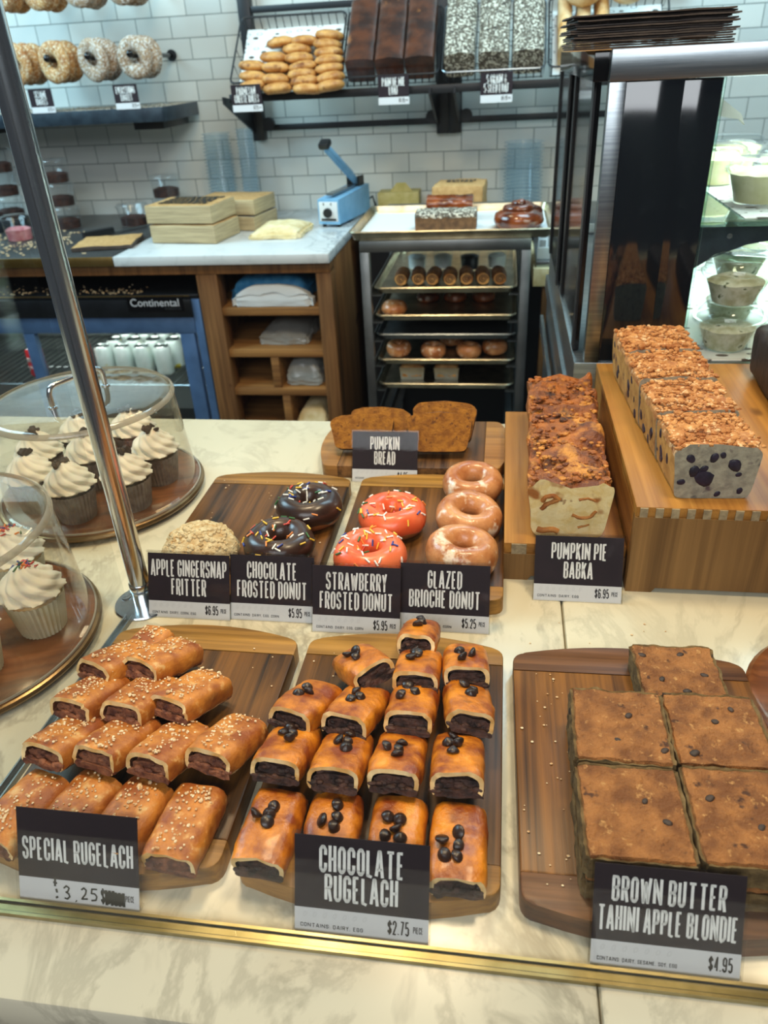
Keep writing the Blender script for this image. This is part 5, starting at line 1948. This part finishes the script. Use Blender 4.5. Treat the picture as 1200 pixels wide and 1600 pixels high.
for lb, x, ls in (('small shelf sign reading SESAME BAGELS', -1.688, ['SESAME', 'BAGELS']), ('small shelf sign reading EVERYTHING BAGELS', -1.358, ['EVERYTHING', 'BAGELS'])):
    sign(lb, x, 2.9435, ls, '$2.25', None, 0, .417, .092, .078, 0, .30, False, 'price signs on the wall shelves', .0022)


def bagel(seed, m):
    b = B()
    R, r = .0435, .0250
    NU, NV = 36, 14
    rows = []
    for i in range(NU):
        u = 2 * PI * i / NU
        k = 1 + .04 * noise.noise(Vector((cos(u) * 1.5, sin(u) * 1.5, seed)))
        rows.append([b.bm.verts.new(((R + r * cos(2 * PI * j / NV)) * cos(u) * k, r * .64 * sin(2 * PI * j / NV), (R + r * cos(2 * PI * j / NV)) * sin(u) * k)) for j in range(NV)])
    for i in range(NU):
        for j in range(NV):
            b.bm.faces.new((rows[i][j], rows[(i + 1) % NU][j], rows[(i + 1) % NU][(j + 1) % NV], rows[i][(j + 1) % NV]))
    b.jitter(.0012, 70, seed)
    return b


BM = {m: bagel(5 if m == 'bagel_sesame' else 6, m) for m in ('bagel_sesame', 'bagel_everything')}
BM = {m: b.build('bagel', m, smooth=80) for m, b in BM.items()}
used = set()
r_ = random.Random(31)
grp = [('leftmost', -1.763), ('second from left', -1.625), ('third from left', -1.470), ('rightmost', -1.312)]
pegc = None
for row, (zr, rn) in enumerate(((.577, 'lower'), (.800, 'upper'))):
    for gi, (gn, gx) in enumerate(grp):
        m = 'bagel_sesame' if gi < 2 else 'bagel_everything'
        x0 = gx + (0, .0)[row]
        t = thing('bagel_peg', 'black wall peg holding the %s bagels of the %s row' % (gn, rn), 'peg', (x0 + .0, 3.326, zr + .004), (0, 0, 0), 'black pegs on the tiled wall')
        q = B(); q.tube([(0, 0, 0), (0, -.37, .0), (0, -.385, .004)], .0085, 10); q.ball((0, -.388, .006), .013, 2); q.build('rod', 'black_gloss', t)
        q = B(); q.lathe([(0, 0), (.02, 0), (.02, .006), (0, .006)], 16, 0, Matrix.Rotation(PI / 2, 4, 'X')); q.build('wall_plate', 'black_metal', t)
        for k in range(3):
            nn = ['front', 'middle', 'rear'][k]
            kindn = 'sesame' if gi < 2 else 'everything'
            lb = '%s bagel, %s one on the %s peg of the %s row' % (kindn, nn, gn, rn)
            if m in used:
                o = BM[m].copy(); COL.objects.link(o)
            else:
                o = BM[m]; used.add(m)
            o.location = (x0 + r_.uniform(-.004, .004), 2.975 + k * .056, zr + r_.uniform(-.003, .0))
            o.rotation_euler = (r_.uniform(-.04, .04), r_.uniform(0, 6), r_.uniform(-.34, -.10))
            tag(o, lb, 'bagel', 'bagels hanging on wall pegs')

# ------------------------------------------------------------------ refrigerated display case on the right
CX0, CX1, CY0, CY1 = .134, 1.15, 1.192, 2.02
t = thing('display_case', 'stainless steel refrigerated display case with dark end panel', 'display case', (0, 0, -.9))
def dc(nm, m, x0, x1, y0, y1, z0, z1, bev=.001, smooth=40):
    q = B(); q.bx(x0, x1, y0, y1, z0 + .9, z1 + .9, 0, bev)
    return q.build(nm, m, t)
dc('base_cabinet', 'steel', CX0 - .015, CX1, CY0, CY1, -.9, .098)
dc('deck_liner', 'bean_paper', CX0 + .16, CX1 - .02, CY0 + .010, CY1 - .08, .0985, .1005, 0)
dc('corner_post', 'steel', CX0, CX0 + .022, CY0, CY0 + .022, .0985, .489)
dc('corner_post', 'steel', CX0, CX0 + .022, CY1 - .022, CY1, .0985, .489)
dc('corner_post', 'steel', CX1 - .022, CX1, CY1 - .022, CY1, .0985, .489)
dc('top_rail', 'steel', CX0, CX1, CY0, CY0 + .022, .4895, .527)
dc('top_rail', 'steel', CX0, CX1, CY1 - .022, CY1, .4895, .527)
dc('top_rail', 'black_gloss', CX0 - .02, CX0 + .0215, CY0 + .023, CY1 - .023, .4895, .526)
dc('roof_panel', 'steel_dull', CX0 + .0225, CX1, CY0 + .023, CY1 - .023, .515, .526)
dc('end_panel', 'dark_panel', CX0 + .0225, CX0 + .098, CY0 + .004, CY0 + .009, .0985, .4885)
dc('end_panel', 'dark_panel', CX0 + .090, CX0 + .148, CY0 + .010, CY0 + .015, .0985, .4885)
dc('panel_edge', 'shelf_glass', CX0 + .1482, CX0 + .1515, CY0 + .009, CY0 + .016, .0985, .4885)
dc('panel_backing', 'black_metal', CX0 + .0225, CX0 + .146, CY0 + .017, CY0 + .021, .0985, .4885)
dc('glass_pane', 'clear_glass', CX0 + .152, CX1 - .001, CY0 + .011, CY0 + .015, .101, .4885, 0)
for (y0, y1, xo) in ((1.25, 1.62, .012), (1.66, 1.99, 0)):
    q = B()
    x0 = CX0 - .016 + xo * .5
    q.bx(x0, x0 + .006, y0, y1, .9985 + .001, 1.388)
    q.build('sliding_door', 'black_gloss', t)
    q = B()
    for yy in (y0, y1 - .03):
        q.bx(x0 - .004, x0 - .0005, yy, yy + .03, .9995, 1.388)
    q.build('door_frame', 'black_metal', t)
q = B(); q.bx(CX0 - .022, CX0 - .0155, CY0 + .03, CY1, .9, .935); q.bx(CX0 - .030, CX0 - .0225, CY0 + .03, CY1, .80, .83); q.build('door_track', 'steel', t)
q = B()
P = [(.288, .205), (.33, .232), (.38, .252), (.45, .264), (1.12, .264), (1.12, .289), (.288, .289)]
q.prism([(x, z + .9) for x, z in P], -1.312, -1.306, 0, Matrix.Rotation(PI / 2, 4, 'X'))
q.build('shelf_bracket', 'dark_tray', t)
q = B(); q.cyl((.352, 1.305, 1.166), (.352, 1.3035, 1.166), .004, 12); q.build('bracket_screw', 'steel', t)
dc('glass_shelf', 'shelf_glass', .288, 1.12, 1.255, 1.90, .2895, .2965, 0)
dc('shelf_liner', 'bean_paper', .36, 1.10, 1.27, 1.88, .297, .2985, 0)
q = B()
q.bx(.40, 1.05, 1.55, 1.60, 1.405, 1.412); q.build('case_lamp_housing', 'steel_dull', t)
for (z, p, y, th) in ((.505, 7.0, 1.55, .30), (.26, 4.5, 1.62, .25)):
    l = bpy.data.lights.new('case_lamp', 'AREA'); l.energy = p * 1.3; l.color = (.82, 1, .95); l.shape = 'RECTANGLE'; l.size = .7; l.size_y = th
    o = bpy.data.objects.new('case_lamp', l); COL.objects.link(o); o.location = (.72, y, z)

for lb, x, y, z, sd in (('tub of speckled cream cheese nearest on the upper glass shelf', .415, 1.405, .2988, 1), ('tub of pale cream cheese by the dark panel, upper shelf', .385, 1.62, .2988, 2),
                        ('tub of cream cheese behind the nearest one, upper shelf', .515, 1.60, .2988, 3), ('tub of cream cheese at the back of the upper shelf', .46, 1.79, .2988, 4),
                        ('tub of cream cheese at right of the upper shelf, cut by the edge', .545, 1.43, .2988, 5)):
    tub('cream_cheese_tub', lb, x, y, z, .040, .058, .052, .86, 'cream_cheese', .016, 'cream cheese tubs on the upper shelf', sd)
lw = [('deli salad tub nearest the blueberry loaf, bottom of its stack', .362, 1.262, .1008), ('deli salad tub nearest the blueberry loaf, top of its stack', .362, 1.262, .1738),
      ('deli salad tub right of the nearest stack, bottom one', .492, 1.305, .1008), ('deli salad tub right of the nearest stack, top one', .492, 1.305, .1738),
      ('deli salad tub behind the nearest stack, bottom one', .405, 1.42, .1008), ('deli salad tub behind the nearest stack, top one', .405, 1.42, .1738),
      ('deli salad tub second stack back at right, bottom one', .535, 1.47, .1008), ('deli salad tub second stack back at right, top one', .535, 1.47, .1738),
      ('deli salad tub at the back of the lower deck, bottom one', .50, 1.65, .1008), ('deli salad tub at the back of the lower deck, top one', .50, 1.65, .1738)]
for i, (lb, x, y, z) in enumerate(lw):
    tub('deli_salad_tub', lb, x, y, z, .032, .052, .048, .72, 'tuna', .022, 'deli salad tubs on the lower deck', i)

# stacked folded paper on the case roof
sh = None
r_ = random.Random(17)
for i in range(15):
    z = .5272 + i * .0027
    if sh is None:
        b = roughbox((.206, .17, .0018), 12, .0009, 26, 3, (0, 0, 0), 0)
        sh = b.build('paper_sleeve', 'kraft_dark', None, (.186, 1.30, z), (0, 0, .02), 30)
        tag(sh, 'dark folded paper sleeve in the stack on top of the glass case', 'paper sleeve', 'dark paper sleeves stacked on the case')
        sh.parent = None
    else:
        o = sh.copy(); COL.objects.link(o)
        o.location = (.186 + r_.uniform(-.005, .005) - i * .0002, 1.30 + r_.uniform(-.005, .005), z)
        o.rotation_euler = (0, 0, .02 + r_.uniform(-.02, .02))
t = thing('cardboard_sheet', 'tan cardboard sheet under the dark paper stack', 'cardboard', (.19, 1.302, .5262))
b = B(); b.bx(-.11, .115, -.095, .085, 0, .0008); b.build('sheet', 'kraft', t)
t = thing('serving_spatula', 'pale pointed spatula hanging inside the glass case', 'spatula', (.335, 1.42, .438), (0, 0, .3))
b = B(); b.prism([(-.06, .05), (-.06, .0), (.035, -.018), (.045, -.026), (.036, -.01)], -.002, .002, 0, Matrix.Rotation(PI / 2, 4, 'X')); b.build('blade', 'plastic_white', t)
b = B(); b.cyl((-.052, 0, .04), (-.052, 0, .0505), .004, 8); b.build('hook', 'steel', t)
